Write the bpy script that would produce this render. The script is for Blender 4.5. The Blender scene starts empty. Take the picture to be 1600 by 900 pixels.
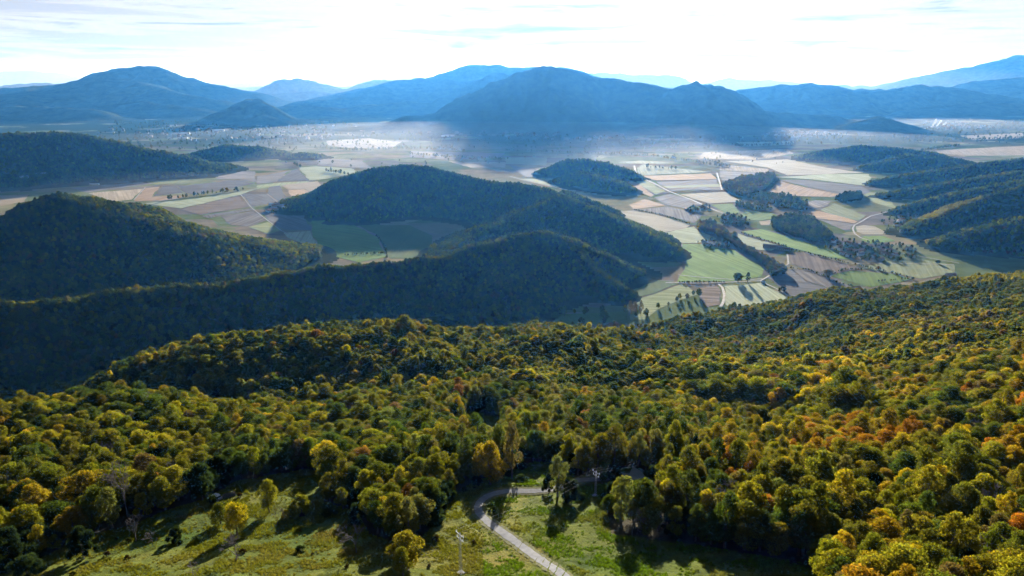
import bpy, math, random
import numpy as np
from mathutils import Vector

# ---------------------------------------------------------------- camera, sky, sun, exposure
scene = bpy.context.scene
H = 400.0                       # camera height over the valley floor (m)
PITCH = math.radians(17.1)
FPX = 1067.0                    # focal length in pixels of a 1600 px wide frame
SUN_AZ = math.radians(6.0)      # to the right of the view axis (+Y)
SUN_EL = math.radians(8.8)

cam_data = bpy.data.cameras.new('camera')
cam_data.sensor_width = 36.0
cam_data.lens = 36.0 * FPX / 1600.0
cam_data.clip_start = 1.0
cam_data.clip_end = 200000.0
cam = bpy.data.objects.new('camera', cam_data)
scene.collection.objects.link(cam)
cam.location = (0, 0, H)
cam.rotation_euler = (math.pi / 2 - PITCH, 0, 0)
scene.camera = cam

world = bpy.data.worlds.new('World'); scene.world = world
world.use_nodes = True
wn = world.node_tree.nodes; wl = world.node_tree.links
for n in list(wn): wn.remove(n)

def build_world():
    out = wn.new('ShaderNodeOutputWorld'); bg = wn.new('ShaderNodeBackground')
    bg.inputs['Strength'].default_value = 0.05
    sky = wn.new('ShaderNodeTexSky'); sky.sky_type = 'NISHITA'; sky.sun_disc = False
    sky.sun_elevation = SUN_EL; sky.sun_rotation = SUN_AZ
    sky.altitude = 600; sky.air_density = 0.5; sky.dust_density = 2.0; sky.ozone_density = 3.0
    # thin streaky cloud by direction
    geo = wn.new('ShaderNodeTexCoord'); sep = wn.new('ShaderNodeSeparateXYZ')
    wl.new(geo.outputs['Generated'], sep.inputs[0])
    mp = wn.new('ShaderNodeMapping'); mp.inputs['Scale'].default_value = (3.0, 3.0, 46.0)
    wl.new(geo.outputs['Generated'], mp.inputs['Vector'])
    nz = wn.new('ShaderNodeTexNoise'); nz.inputs['Scale'].default_value = 1.6
    nz.inputs['Detail'].default_value = 9; nz.inputs['Roughness'].default_value = 0.62
    nz.inputs['Distortion'].default_value = 0.5
    wl.new(mp.outputs[0], nz.inputs['Vector'])
    r1 = wn.new('ShaderNodeMapRange'); r1.inputs['From Min'].default_value = 0.44; r1.inputs['From Max'].default_value = 0.60
    wl.new(nz.outputs['Fac'], r1.inputs['Value'])
    fade = wn.new('ShaderNodeMapRange'); fade.inputs['From Min'].default_value = 0.004; fade.inputs['From Max'].default_value = 0.02
    wl.new(sep.outputs['Z'], fade.inputs['Value'])
    fade2 = wn.new('ShaderNodeMapRange'); fade2.inputs['From Min'].default_value = 0.075; fade2.inputs['From Max'].default_value = 0.30
    fade2.inputs['To Min'].default_value = 1.0; fade2.inputs['To Max'].default_value = 0.06
    wl.new(sep.outputs['Z'], fade2.inputs['Value'])
    m = wn.new('ShaderNodeMath'); m.operation = 'MULTIPLY'
    wl.new(r1.outputs[0], m.inputs[0]); wl.new(fade.outputs[0], m.inputs[1])
    m2 = wn.new('ShaderNodeMath'); m2.operation = 'MULTIPLY'
    wl.new(m.outputs[0], m2.inputs[0]); wl.new(fade2.outputs[0], m2.inputs[1])
    low = wn.new('ShaderNodeMapRange'); low.inputs['From Min'].default_value = 0.07; low.inputs['From Max'].default_value = 0.26
    low.inputs['To Min'].default_value = 0.66; low.inputs['To Max'].default_value = 0.0
    wl.new(sep.outputs['Z'], low.inputs['Value'])
    veil = wn.new('ShaderNodeMix'); veil.data_type = 'RGBA'; veil.inputs['B'].default_value = (3.2, 2.85, 2.55, 1); wl.new(low.outputs[0], veil.inputs['Factor'])
    # thick parts of the streaks are grey underneath
    r3 = wn.new('ShaderNodeMapRange'); r3.inputs['From Min'].default_value = 0.54; r3.inputs['From Max'].default_value = 0.68
    wl.new(nz.outputs['Fac'], r3.inputs['Value'])
    cc = wn.new('ShaderNodeMix'); cc.data_type = 'RGBA'
    cc.inputs['A'].default_value = (4.9, 4.6, 4.25, 1); cc.inputs['B'].default_value = (2.5, 2.35, 2.25, 1)
    wl.new(r3.outputs[0], cc.inputs['Factor'])
    mix = wn.new('ShaderNodeMix'); mix.data_type = 'RGBA'
    wl.new(m2.outputs[0], mix.inputs['Factor'])
    # sky colour compressed per channel to soften its brightest part round the sun
    KV = (14.0, 8.5, 6.5)
    num = wn.new('ShaderNodeVectorMath'); num.operation = 'MULTIPLY'; num.inputs[1].default_value = KV; wl.new(sky.outputs[0], num.inputs[0])
    den = wn.new('ShaderNodeVectorMath'); den.operation = 'ADD'; den.inputs[1].default_value = KV; wl.new(sky.outputs[0], den.inputs[0])
    div = wn.new('ShaderNodeVectorMath'); div.operation = 'DIVIDE'; wl.new(num.outputs[0], div.inputs[0]); wl.new(den.outputs[0], div.inputs[1])
    wl.new(div.outputs[0], veil.inputs['A']); wl.new(veil.outputs['Result'], mix.inputs['A']); wl.new(cc.outputs['Result'], mix.inputs['B'])
    wl.new(mix.outputs['Result'], bg.inputs['Color']); wl.new(bg.outputs[0], out.inputs[0])
build_world()

sun_data = bpy.data.lights.new('sun', 'SUN'); sun_data.energy = 5.0
sun_data.angle = math.radians(0.55); sun_data.color = (1.0, 0.94, 0.85)
sun = bpy.data.objects.new('sun', sun_data); scene.collection.objects.link(sun)
sdir = Vector((math.sin(SUN_AZ) * math.cos(SUN_EL), math.cos(SUN_AZ) * math.cos(SUN_EL), math.sin(SUN_EL)))
sun.rotation_euler = (-sdir).to_track_quat('-Z', 'Y').to_euler()

scene.view_settings.view_transform = 'Standard'
scene.view_settings.look = 'None'
scene.view_settings.gamma = 1.0
scene.view_settings.exposure = 2.0
scene.view_settings.use_curve_mapping = False
scene.cycles.max_bounces = 5
scene.cycles.diffuse_bounces = 2
scene.cycles.transmission_bounces = 3
scene.cycles.volume_bounces = 0
scene.cycles.use_denoising = True
scene.cycles.sample_clamp_indirect = 4.0

# ---------------------------------------------------------------- helpers
rng = np.random.default_rng(11)
random.seed(5)
CP, SP = math.cos(PITCH), math.sin(PITCH)

def pix_dir(px, py):
    u = (px - 800.0) / FPX; v = (450.0 - py) / FPX
    return u, CP + v * SP, -SP + v * CP
def P(px, py, Y, dz=0.0):
    """point on the ray of a photo position at forward distance Y"""
    dx, dy, dz_ = pix_dir(px, py); t = Y / dy
    return (dx * t, Y, H + dz_ * t + dz)
def G(px, py, z=0.0):
    dx, dy, dz = pix_dir(px, py); t = (z - H) / dz
    return (dx * t, dy * t)
def proj(x, y, z):
    zz = z - H
    depth = y * CP - zz * SP
    up = y * SP + zz * CP
    return 800 + FPX * x / depth, 450 - FPX * up / depth, depth

def _hash(ix, iy, seed):
    n = (ix.astype(np.int64) * 374761393 + iy.astype(np.int64) * 668265263 + seed * 1442695041) & 0xFFFFFFFF
    n = ((n ^ (n >> 13)) * 1274126177) & 0xFFFFFFFF
    return ((n ^ (n >> 16)) & 0xFFFF) / 65535.0
def vnoise(x, y, seed=0):
    x0 = np.floor(x); y0 = np.floor(y); fx = x - x0; fy = y - y0
    fx = fx * fx * (3 - 2 * fx); fy = fy * fy * (3 - 2 * fy)
    a = _hash(x0, y0, seed); b = _hash(x0 + 1, y0, seed); c = _hash(x0, y0 + 1, seed); d = _hash(x0 + 1, y0 + 1, seed)
    return (a * (1 - fx) + b * fx) * (1 - fy) + (c * (1 - fx) + d * fx) * fy
def fbm(x, y, scale, octaves=4, seed=0):
    s = 0.0; a = 0.5; f = 1.0 / scale
    for o in range(octaves):
        s = s + a * vnoise(x * f + 17.3 * o, y * f - 9.1 * o, seed + o); a *= 0.5; f *= 2.03
    return s / (1 - 0.5 ** octaves)
def in_poly(px, py, poly):
    px = np.asarray(px); py = np.asarray(py); inside = np.zeros(px.shape, bool); n = len(poly)
    for i in range(n):
        x1, y1 = poly[i]; x2, y2 = poly[(i + 1) % n]
        if y1 == y2: continue
        c = ((y1 > py) != (y2 > py)) & (px < (x2 - x1) * (py - y1) / (y2 - y1) + x1)
        inside ^= c
    return inside

def new_mesh(name, verts, faces, mats=(), smooth=False, mat_idx=None):
    me = bpy.data.meshes.new(name)
    verts = np.asarray(verts, np.float32)
    if isinstance(faces, np.ndarray):
        nf, k = faces.shape
        me.vertices.add(len(verts)); me.vertices.foreach_set('co', verts.ravel())
        me.loops.add(nf * k); me.loops.foreach_set('vertex_index', faces.ravel().astype(np.int32))
        me.polygons.add(nf); me.polygons.foreach_set('loop_start', (np.arange(nf) * k).astype(np.int32))
        me.update(calc_edges=True)
    else:
        me.from_pydata([tuple(v) for v in verts], [], faces); me.update()
    for m in mats: me.materials.append(m)
    if mat_idx is not None: me.polygons.foreach_set('material_index', np.asarray(mat_idx, np.int32))
    if smooth: me.polygons.foreach_set('use_smooth', np.ones(len(me.polygons), bool))
    return me
def link(name, data, parent=None, loc=None, rotz=0.0, scale=None):
    o = bpy.data.objects.new(name, data); scene.collection.objects.link(o)
    if parent is not None: o.parent = parent
    if loc is not None: o.location = loc
    if rotz: o.rotation_euler = (0, 0, rotz)
    if scale is not None: o.scale = scale if hasattr(scale, '__len__') else (scale,) * 3
    return o
def tag(o, label=None, cat=None, group=None, kind=None):
    if label: o['label'] = label
    if cat: o['category'] = cat
    if group: o['group'] = group
    if kind: o['kind'] = kind
    return o

# ---------------------------------------------------------------- materials
def mat_base(name):
    m = bpy.data.materials.new(name); m.use_nodes = True
    nt = m.node_tree
    for n in list(nt.nodes): nt.nodes.remove(n)
    out = nt.nodes.new('ShaderNodeOutputMaterial')
    return m, nt, out
def noise_node(nt, coord, scale, detail=5, rough=0.6, dist=0.0):
    n = nt.nodes.new('ShaderNodeTexNoise'); n.inputs['Scale'].default_value = scale
    n.inputs['Detail'].default_value = detail; n.inputs['Roughness'].default_value = rough; n.inputs['Distortion'].default_value = dist
    nt.links.new(coord, n.inputs['Vector']); return n.outputs['Fac']
def ramp(nt, fac, stops):
    r = nt.nodes.new('ShaderNodeValToRGB'); e = r.color_ramp.elements
    while len(e) < len(stops): e.new(0.5)
    for i, (p, c) in enumerate(stops):
        e[i].position = p; e[i].color = (c[0], c[1], c[2], 1)
    nt.links.new(fac, r.inputs['Fac']); return r.outputs['Color']
def mixc(nt, fac, a, b, blend='MIX'):
    m = nt.nodes.new('ShaderNodeMix'); m.data_type = 'RGBA'; m.blend_type = blend
    for v, k in ((fac, 'Factor'), (a, 'A'), (b, 'B')):
        if isinstance(v, (int, float)): m.inputs[k].default_value = v
        elif isinstance(v, tuple): m.inputs[k].default_value = (v[0], v[1], v[2], 1)
        else: nt.links.new(v, m.inputs[k])
    return m.outputs['Result']
def pbsdf(nt, out, color, rough=0.9, bump=None, bump_d=0.5, spec=0.15):
    b = nt.nodes.new('ShaderNodeBsdfPrincipled'); b.inputs['Roughness'].default_value = rough
    b.inputs['Specular IOR Level'].default_value = spec
    if isinstance(color, tuple): b.inputs['Base Color'].default_value = (color[0], color[1], color[2], 1)
    else: nt.links.new(color, b.inputs['Base Color'])
    if bump is not None:
        bp = nt.nodes.new('ShaderNodeBump'); bp.inputs['Strength'].default_value = 1.0; bp.inputs['Distance'].default_value = bump_d
        nt.links.new(bump, bp.inputs['Height']); nt.links.new(bp.outputs[0], b.inputs['Normal'])
    nt.links.new(b.outputs[0], out.inputs['Surface']); return b
def geo_pos(nt):
    g = nt.nodes.new('ShaderNodeNewGeometry'); return g.outputs['Position']

def mat_leaf(name, source, transl=0.6):
    m, nt, out = mat_base(name)
    if source == 'object':
        oi = nt.nodes.new('ShaderNodeObjectInfo'); col = oi.outputs['Color']
    else:
        a = nt.nodes.new('ShaderNodeAttribute'); a.attribute_type = 'INSTANCER'; a.attribute_name = 'tint'; col = a.outputs['Color']
    sh = nt.nodes.new('ShaderNodeAttribute'); sh.attribute_name = 'leafvar_coreshade'
    # leaves of one crown differ: some younger and yellower, some duller; inner cores carry painted shade
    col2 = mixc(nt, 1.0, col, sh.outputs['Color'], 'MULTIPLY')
    d = nt.nodes.new('ShaderNodeBsdfDiffuse'); t = nt.nodes.new('ShaderNodeBsdfTranslucent')
    nt.links.new(col2, d.inputs['Color'])
    warm = mixc(nt, 1.0, col2, (1.15, 1.15, 0.5), 'MULTIPLY')
    nt.links.new(warm, t.inputs['Color'])
    mx = nt.nodes.new('ShaderNodeMixShader'); mx.inputs[0].default_value = transl
    nt.links.new(d.outputs[0], mx.inputs[1]); nt.links.new(t.outputs[0], mx.inputs[2]); nt.links.new(mx.outputs[0], out.inputs['Surface'])
    return m
def mat_simple(name, color, rough=0.85, nscale=None, var=0.3, spec=0.2):
    m, nt, out = mat_base(name)
    if nscale:
        f = noise_node(nt, geo_pos(nt), nscale, 5)
        lo = tuple(c * (1 - var) for c in color); hi = tuple(c * (1 + var) for c in color)
        col = ramp(nt, f, [(0.3, lo), (0.7, hi)])
    else: col = color
    pbsdf(nt, out, col, rough, spec=spec); return m

M_LEAF_O = mat_leaf('leaf_object', 'object')
M_LEAF_I = mat_leaf('leaf_forest', 'instancer')
M_BARK = mat_simple('bark', (0.10, 0.08, 0.06), 0.95, 2.0)
M_TWIG = mat_simple('twigs', (0.10, 0.085, 0.08), 0.95, 1.0)

def mat_meadow():
    m, nt, out = mat_base('meadow'); p = geo_pos(nt)
    big = noise_node(nt, p, 0.022, 5, 0.6, 0.6); mid = noise_node(nt, p, 0.16, 6, 0.7); fine = noise_node(nt, p, 1.6, 6, 0.75)
    c = ramp(nt, big, [(0.34, (0.045, 0.080, 0.008)), (0.52, (0.095, 0.112, 0.013)), (0.68, (0.165, 0.14, 0.030))])
    c2 = ramp(nt, mid, [(0.3, (0.4, 0.45, 0.3)), (0.55, (1, 1, 1)), (0.75, (1.35, 1.25, 1.0))])
    c = mixc(nt, 1.0, c, c2, 'MULTIPLY')
    c3 = ramp(nt, fine, [(0.3, (0.5, 0.5, 0.4)), (0.6, (1.1, 1.1, 1.0)), (0.75, (1.4, 1.3, 1.1))])
    c = mixc(nt, 0.85, c, c3, 'MULTIPLY')
    add = nt.nodes.new('ShaderNodeMath'); add.operation = 'MULTIPLY_ADD'; add.inputs[1].default_value = 2.2
    nt.links.new(mid, add.inputs[0]); nt.links.new(fine, add.inputs[2])
    litter = ramp(nt, mid, [(0.3, (0.022, 0.020, 0.010)), (0.7, (0.055, 0.045, 0.022))])
    op = nt.nodes.new('ShaderNodeAttribute'); op.attribute_name = 'open_ground'
    c = mixc(nt, op.outputs['Fac'], litter, c)
    pbsdf(nt, out, c, 1.0, add.outputs[0], 0.55, 0.05); return m
def mat_forest_floor(name, a, b, scale, bump_d, clump=None):
    m, nt, out = mat_base(name); p = geo_pos(nt)
    f = noise_node(nt, p, scale, 6, 0.65); f2 = noise_node(nt, p, scale * 0.08, 4, 0.55)
    c = ramp(nt, f, [(0.3, a), (0.7, b)])
    c = mixc(nt, 1.0, c, ramp(nt, f2, [(0.35, (0.7, 0.8, 0.8)), (0.7, (1.35, 1.2, 0.9))]), 'MULTIPLY')
    h = f
    if clump:
        v = nt.nodes.new('ShaderNodeTexVoronoi'); v.inputs['Scale'].default_value = clump; nt.links.new(p, v.inputs['Vector'])
        mm = nt.nodes.new('ShaderNodeMath'); mm.operation = 'SUBTRACT'; mm.inputs[0].default_value = 1.0
        nt.links.new(v.outputs['Distance'], mm.inputs[1]); h = mm.outputs[0]
    pbsdf(nt, out, c, 1.0, h, bump_d, 0.0); return m
def mat_valley():
    m, nt, out = mat_base('valley_floor'); p = geo_pos(nt)
    mp = nt.nodes.new('ShaderNodeMapping'); mp.inputs['Rotation'].default_value = (0, 0, 0.5); mp.inputs['Scale'].default_value = (0.0042, 0.0085, 0.0)
    nt.links.new(p, mp.inputs['Vector'])
    v = nt.nodes.new('ShaderNodeTexVoronoi'); v.inputs['Scale'].default_value = 1.0; v.distance = 'MANHATTAN'
    nt.links.new(mp.outputs[0], v.inputs['Vector'])
    sp = nt.nodes.new('ShaderNodeSeparateColor'); nt.links.new(v.outputs['Color'], sp.inputs[0])
    c = ramp(nt, sp.outputs[0], [(0.0, (0.12, 0.15, 0.06)), (0.25, (0.17, 0.20, 0.09)), (0.45, (0.24, 0.20, 0.13)), (0.62, (0.17, 0.15, 0.13)), (0.8, (0.33, 0.26, 0.16)), (1.0, (0.22, 0.24, 0.13))])
    n = noise_node(nt, p, 0.02, 6, 0.6)
    c = mixc(nt, 1.0, c, ramp(nt, n, [(0.3, (0.7, 0.75, 0.7)), (0.7, (1.2, 1.15, 1.1))]), 'MULTIPLY')
    # dark woods and hedges far out on the plain
    w = noise_node(nt, p, 0.0016, 7, 0.66)
    wm = nt.nodes.new('ShaderNodeMapRange'); wm.inputs['From Min'].default_value = 0.38; wm.inputs['From Max'].default_value = 0.46
    nt.links.new(w, wm.inputs['Value'])
    sx = nt.nodes.new('ShaderNodeSeparateXYZ'); nt.links.new(p, sx.inputs[0])
    fy = nt.nodes.new('ShaderNodeMapRange'); fy.inputs['From Min'].default_value = 3700; fy.inputs['From Max'].default_value = 4700
    nt.links.new(sx.outputs['Y'], fy.inputs['Value'])
    mu = nt.nodes.new('ShaderNodeMath'); mu.operation = 'MULTIPLY'; nt.links.new(wm.outputs[0], mu.inputs[0]); nt.links.new(fy.outputs[0], mu.inputs[1])
    c = mixc(nt, mu.outputs[0], c, (0.035, 0.055, 0.03))
    pbsdf(nt, out, c, 1.0, n, 1.0, 0.0); return m

M_MEADOW = mat_meadow()
M_HILL = mat_forest_floor('hill_floor', (0.022, 0.030, 0.014), (0.06, 0.062, 0.028), 0.08, 2.0)
M_MOUNT = mat_forest_floor('mountain_forest', (0.022, 0.034, 0.016), (0.075, 0.082, 0.040), 0.012, 5.0, 0.02)
M_VALLEY = mat_valley()

# ---------------------------------------------------------------- the lie of the land
CAN = 9.0   # canopy height: wooded skylines lie this far above the ground
FG = []     # control points of the near hillside (x, y, z)
def fg(px, py, Y, can=0.0): FG.append(P(px, py, Y, -can))
for a in [(50, 900, 140), (-60, 900, 150), (20, 885, 146), (370, 835, 163), (600, 885, 133), (275, 846, 158), (700, 800, 166), (900, 830, 157),
          (720, 893, 133), (870, 893, 131), (745, 795, 170), (1000, 900, 128), (1300, 900, 127), (1600, 900, 120), (480, 745, 206), (330, 775, 190),
          (200, 805, 180), (110, 850, 162), (850, 766, 190), (985, 741, 208), (765, 756, 198), (1000, 790, 176)]:
    fg(*a)
for a in [(100, 715, 235), (300, 700, 255), (550, 700, 262), (780, 692, 262), (950, 690, 262), (1190, 690, 292), (1235, 690, 292), (1150, 680, 290), (1420, 715, 215), (1600, 690, 208),
          (1400, 800, 165), (1200, 800, 170)]:
    fg(*a)
for a in [(0, 655, 300), (150, 622, 335), (280, 630, 335), (450, 640, 330), (620, 615, 352), (900, 628, 345), (1050, 620, 365), (1200, 612, 385), (1320, 620, 350), (1500, 612, 300), (1620, 600, 290),
          (120, 622, 425), (200, 582, 455), (300, 547, 505), (430, 524, 560), (550, 530, 600), (700, 527, 640), (800, 513, 680),
          (900, 526, 680), (1000, 532, 690), (1100, 543, 650), (1250, 535, 620), (1420, 522, 590), (1620, 513, 560),
          (600, 565, 480), (850, 570, 480), (1100, 575, 490), (1400, 565, 430),
          (1050, 533, 800), (1300, 498, 790), (1500, 472, 800), (1010, 510, 930), (1100, 497, 930), (1200, 480, 930), (1300, 464, 930), (1450, 446, 945), (1620, 430, 960)]:
    fg(*a, can=CAN)
FG += [(-215, 385, 172), (-120, 405, 188), (-330, 395, 138), (-420, 300, 165), (-480, 560, 70), (-700, 400, 110), (-260, 640, 95), (-60, 900, 10), (-250, 900, 0), (-450, 850, 20), (-640, 650, 70), (120, 950, 2), (230, 1010, -6),
       (0, -150, 385), (-300, -100, 330), (300, -100, 400), (0, 40, 345), (-200, 60, 300), (200, 60, 330), (500, 150, 300), (900, 300, 260), (1100, 700, 190), (900, 500, 215), (-900, 200, 150),
       (0, 1250, -90), (-500, 1200, -90), (-900, 1000, -60), (300, 1230, -60), (600, 1200, -40), (900, 1230, -20), (1400, 1250, 10), (1500, 800, 150), (-1300, 700, 0), (-1300, 1300, -120)]
FG = np.array(FG)
def tps_fit(pts, reg=2.0):
    xy = pts[:, :2] / 100.0; n = len(xy)
    r2 = ((xy[:, None] - xy[None]) ** 2).sum(-1); K = np.where(r2 > 0, r2 * np.log(r2 + 1e-12), 0) + np.eye(n) * reg * 0.05
    Pm = np.c_[np.ones(n), xy]; A = np.zeros((n + 3, n + 3)); A[:n, :n] = K; A[:n, n:] = Pm; A[n:, :n] = Pm.T
    return np.linalg.solve(A, np.r_[pts[:, 2], 0, 0, 0]), xy
TW, TXY = tps_fit(FG)
def fg_height(x, y):
    x = np.asarray(x, float); y = np.asarray(y, float); shp = x.shape; x = x.ravel() / 100; y = y.ravel() / 100
    out = np.empty(len(x))
    for s in range(0, len(x), 50000):
        xs = x[s:s + 50000]; ys = y[s:s + 50000]
        r2 = (xs[:, None] - TXY[:, 0]) ** 2 + (ys[:, None] - TXY[:, 1]) ** 2
        out[s:s + 50000] = (r2 * np.log(r2 + 1e-12)) @ TW[:-3] + TW[-3] + TW[-2] * xs + TW[-1] * ys
    return out.reshape(shp)

RIDGES = []   # (name, label, material kind, half width factor, [(x,y,z)], group index)
def ridge(region, pts, w, can=CAN, rough=0.22):
    RIDGES.append((region, np.array([P(px, py, Y, -can) for px, py, Y in pts]), w, rough))
# near ridge A with its knoll B
ridge('ridge', [(-250, 450, 790), (-80, 457, 790), (0, 463, 800), (110, 459, 850), (250, 446, 930), (340, 437, 985), (420, 420, 1040), (500, 404, 1095), (560, 402, 1125), (640, 401, 1165), (680, 404, 1190)], 215)
ridge('ridge', [(640, 401, 1165), (690, 396, 1210), (750, 376, 1290), (800, 359, 1350), (850, 355, 1390), (890, 366, 1400), (940, 392, 1400), (990, 418, 1390), (1012, 432, 1375)], 215)
ridge('ridge', [(890, 374, 1375), (920, 410, 1310), (945, 432, 1260), (970, 446, 1235)], 110, 7)
ridge('ridge', [(780, 380, 1330), (790, 400, 1240), (780, 440, 1130)], 130, 7)
# left hill L
ridge('left_hill', [(-260, 352, 1200), (-100, 350, 1270), (0, 343, 1310), (45, 312, 1345), (90, 299, 1360), (150, 313, 1385), (250, 341, 1430), (350, 366, 1485), (440, 388, 1535), (505, 402, 1575)], 420)
# middle hill C
ridge('middle_hill', [(470, 326, 2130), (500, 300, 2190), (535, 276, 2260), (580, 262, 2320), (625, 256, 2350), (665, 258, 2330), (720, 272, 2240), (760, 281, 2160), (810, 285, 2090), (850, 292, 1990), (875, 303, 1900), (915, 318, 1800), (960, 340, 1700), (1020, 371, 1600), (1062, 400, 1530)], 300)
ridge('middle_hill', [(875, 303, 1890), (830, 323, 1790), (790, 344, 1700), (740, 370, 1600), (700, 390, 1530)], 230)
ridge('middle_hill', [(640, 258, 2340), (590, 283, 2160), (540, 303, 2080), (510, 318, 2040)], 150)
ridge('middle_hill', [(600, 295, 2060), (560, 312, 1990), (525, 328, 1960)], 110)
ridge('middle_hill', [(880, 296, 2150), (920, 310, 2080), (950, 322, 2040)], 110)
# far left dark hill
ridge('dark_hill', [(-250, 215, 2900), (-100, 212, 2980), (0, 210, 3030), (80, 207, 3080), (130, 209, 3110), (200, 224, 3080), (230, 231, 3060), (280, 240, 3080), (320, 254, 3130), (340, 262, 3180)], 560)
ridge('dark_hill', [(60, 208, 3080), (20, 232, 2850), (-30, 255, 2700)], 300)
ridge('small_hill', [(298, 246, 3560), (320, 234, 3620), (350, 226, 3680), (385, 228, 3700), (410, 235, 3690), (432, 244, 3650)], 260, 8)
ridge('small_hill', [(440, 248, 3560), (470, 239, 3620), (490, 241, 3600), (500, 247, 3560)], 120, 6)
# wooded knoll in the valley
ridge('knoll', [(862, 262, 3040), (885, 248, 2980), (915, 247, 2960), (950, 253, 2900), (985, 265, 2860)], 170, 10)
ridge('knoll', [(885, 280, 2760), (910, 268, 2740), (940, 275, 2620), (970, 285, 2530), (1003, 304, 2440)], 150, 10)
# right hand hills
ridge('right_hill', [(1238, 246, 3560), (1290, 234, 3560), (1345, 226, 3540), (1400, 230, 3460), (1450, 236, 3380), (1490, 246, 3200)], 260)
ridge('right_hill', [(1370, 254, 3120), (1420, 240, 3150), (1470, 246, 3100)], 170)
ridge('right_hill', [(1375, 280, 2660), (1420, 270, 2700), (1480, 262, 2730), (1540, 252, 2760), (1620, 244, 2800), (1760, 235, 2900)], 190)
ridge('right_hill', [(1385, 300, 2380), (1440, 290, 2400), (1500, 280, 2440), (1560, 270, 2480), (1640, 262, 2500), (1760, 255, 2500)], 140)
ridge('right_hill', [(1400, 325, 2080), (1440, 312, 2110), (1500, 298, 2150), (1560, 285, 2180), (1640, 275, 2200), (1760, 270, 2200)], 140)
ridge('right_hill', [(1405, 368, 1750), (1430, 352, 1800), (1470, 332, 1850), (1520, 311, 1890), (1570, 295, 1910), (1640, 280, 1930), (1780, 270, 1950)], 190)
ridge('right_hill', [(1430, 385, 1650), (1500, 360, 1640), (1600, 335, 1620), (1700, 320, 1600), (1800, 310, 1600)], 150)
# far mountains
ridge('middle_mountain', [(588, 196, 5700), (640, 181, 5800), (690, 176, 5900), (730, 158, 6000), (765, 134, 6100), (805, 113, 6200), (850, 106, 6250), (900, 111, 6250), (950, 119, 6250), (1000, 126, 6200), (1045, 136, 6150)], 1150, 0, 0.3)
ridge('middle_mountain', [(1020, 160, 5900), (1050, 137, 5950), (1090, 127, 6000), (1130, 135, 6050), (1160, 152, 6050), (1190, 172, 6000), (1250, 178, 6000), (1300, 180, 6000), (1340, 194, 5900)], 900, 0, 0.25)
ridge('middle_mountain', [(1315, 200, 5500), (1345, 188, 5500), (1372, 181, 5500), (1405, 191, 5500), (1435, 203, 5450)], 420, 0)
ridge('far_mountain', [(560, 140, 10000), (620, 126, 10300), (665, 124, 10500), (700, 110, 10800), (735, 102, 11000), (780, 97, 11000), (815, 106, 11000), (850, 105, 11200), (880, 104, 11500), (920, 118, 11500)], 2400, 0, 0.3)
ridge('table_mountain', [(-200, 140, 10000), (0, 138, 10000), (100, 131, 10000), (145, 121, 10000), (178, 108, 10000), (205, 105, 10000), (245, 105, 10000), (275, 114, 10000), (330, 130, 10000), (390, 142, 10000)], 2300, 0, 0.3)
ridge('table_mountain', [(-200, 150, 8600), (0, 146, 8600), (120, 138, 8700), (200, 122, 9000), (260, 140, 8600), (330, 155, 8300)], 2000, 0, 0.35)
ridge('cone_hill', [(305, 191, 6500), (345, 170, 6650), (385, 153, 6750), (405, 154, 6750), (430, 167, 6700), (458, 186, 6600)], 520, 0)
ridge('cone_hill', [(385, 186, 6200), (410, 178, 6200), (440, 186, 6200)], 300, 0)
ridge('far_mountain', [(400, 145, 13000), (430, 130, 13000), (462, 121, 13000), (490, 126, 13000), (540, 140, 13000)], 1500, 0)
ridge('far_mountain', [(530, 142, 13500), (570, 128, 13500), (600, 122, 13500), (640, 128, 13500), (670, 134, 13500)], 1300, 0)
ridge('far_mountain', [(700, 150, 8500), (750, 130, 8700), (780, 112, 8800), (820, 120, 8800)], 1000, 0, 0.3)
ridge('right_mountain', [(1140, 150, 8600), (1165, 139, 8600), (1200, 133, 8600), (1265, 130, 8600), (1330, 138, 8500), (1400, 138, 8500), (1440, 131, 8700), (1500, 138, 8600), (1560, 148, 8500), (1650, 160, 8500)], 1150, 0, 0.25)
ridge('right_mountain', [(1370, 142, 13500), (1430, 122, 13800), (1480, 109, 14000), (1545, 99, 14000), (1572, 96, 14000), (1592, 84, 14000), (1640, 83, 14000), (1800, 80, 14000)], 3200, 0, 0.25)
ridge('right_mountain', [(1450, 145, 10500), (1520, 128, 10600), (1580, 122, 10600), (1700, 118, 10600)], 1800, 0, 0.25)
ridge('far_mountain', [(890, 122, 17000), (925, 112, 17000), (960, 113, 17000), (985, 117, 17000), (1040, 117, 17000), (1075, 128, 17000)], 2200, 0, 0.2)
ridge('far_mountain', [(1100, 130, 18000), (1140, 122, 18000), (1165, 125, 18000), (1210, 125, 18000), (1260, 130, 18000)], 2000, 0, 0.2)
ridge('far_mountain', [(-200, 116, 28000), (0, 112, 28000), (30, 110, 28000), (70, 117, 28000), (140, 121, 28000)], 5000, 0, 0.15)
ridge('far_mountain', [(1180, 124, 30000), (1260, 118, 30000), (1340, 114, 30000), (1400, 117, 30000), (1450, 122, 30000)], 5000, 0, 0.15)
ridge('far_mountain', [(370, 129, 26000), (420, 124, 26000), (470, 126, 26000), (620, 120, 26000), (720, 122, 26000)], 4000, 0, 0.15)

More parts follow.
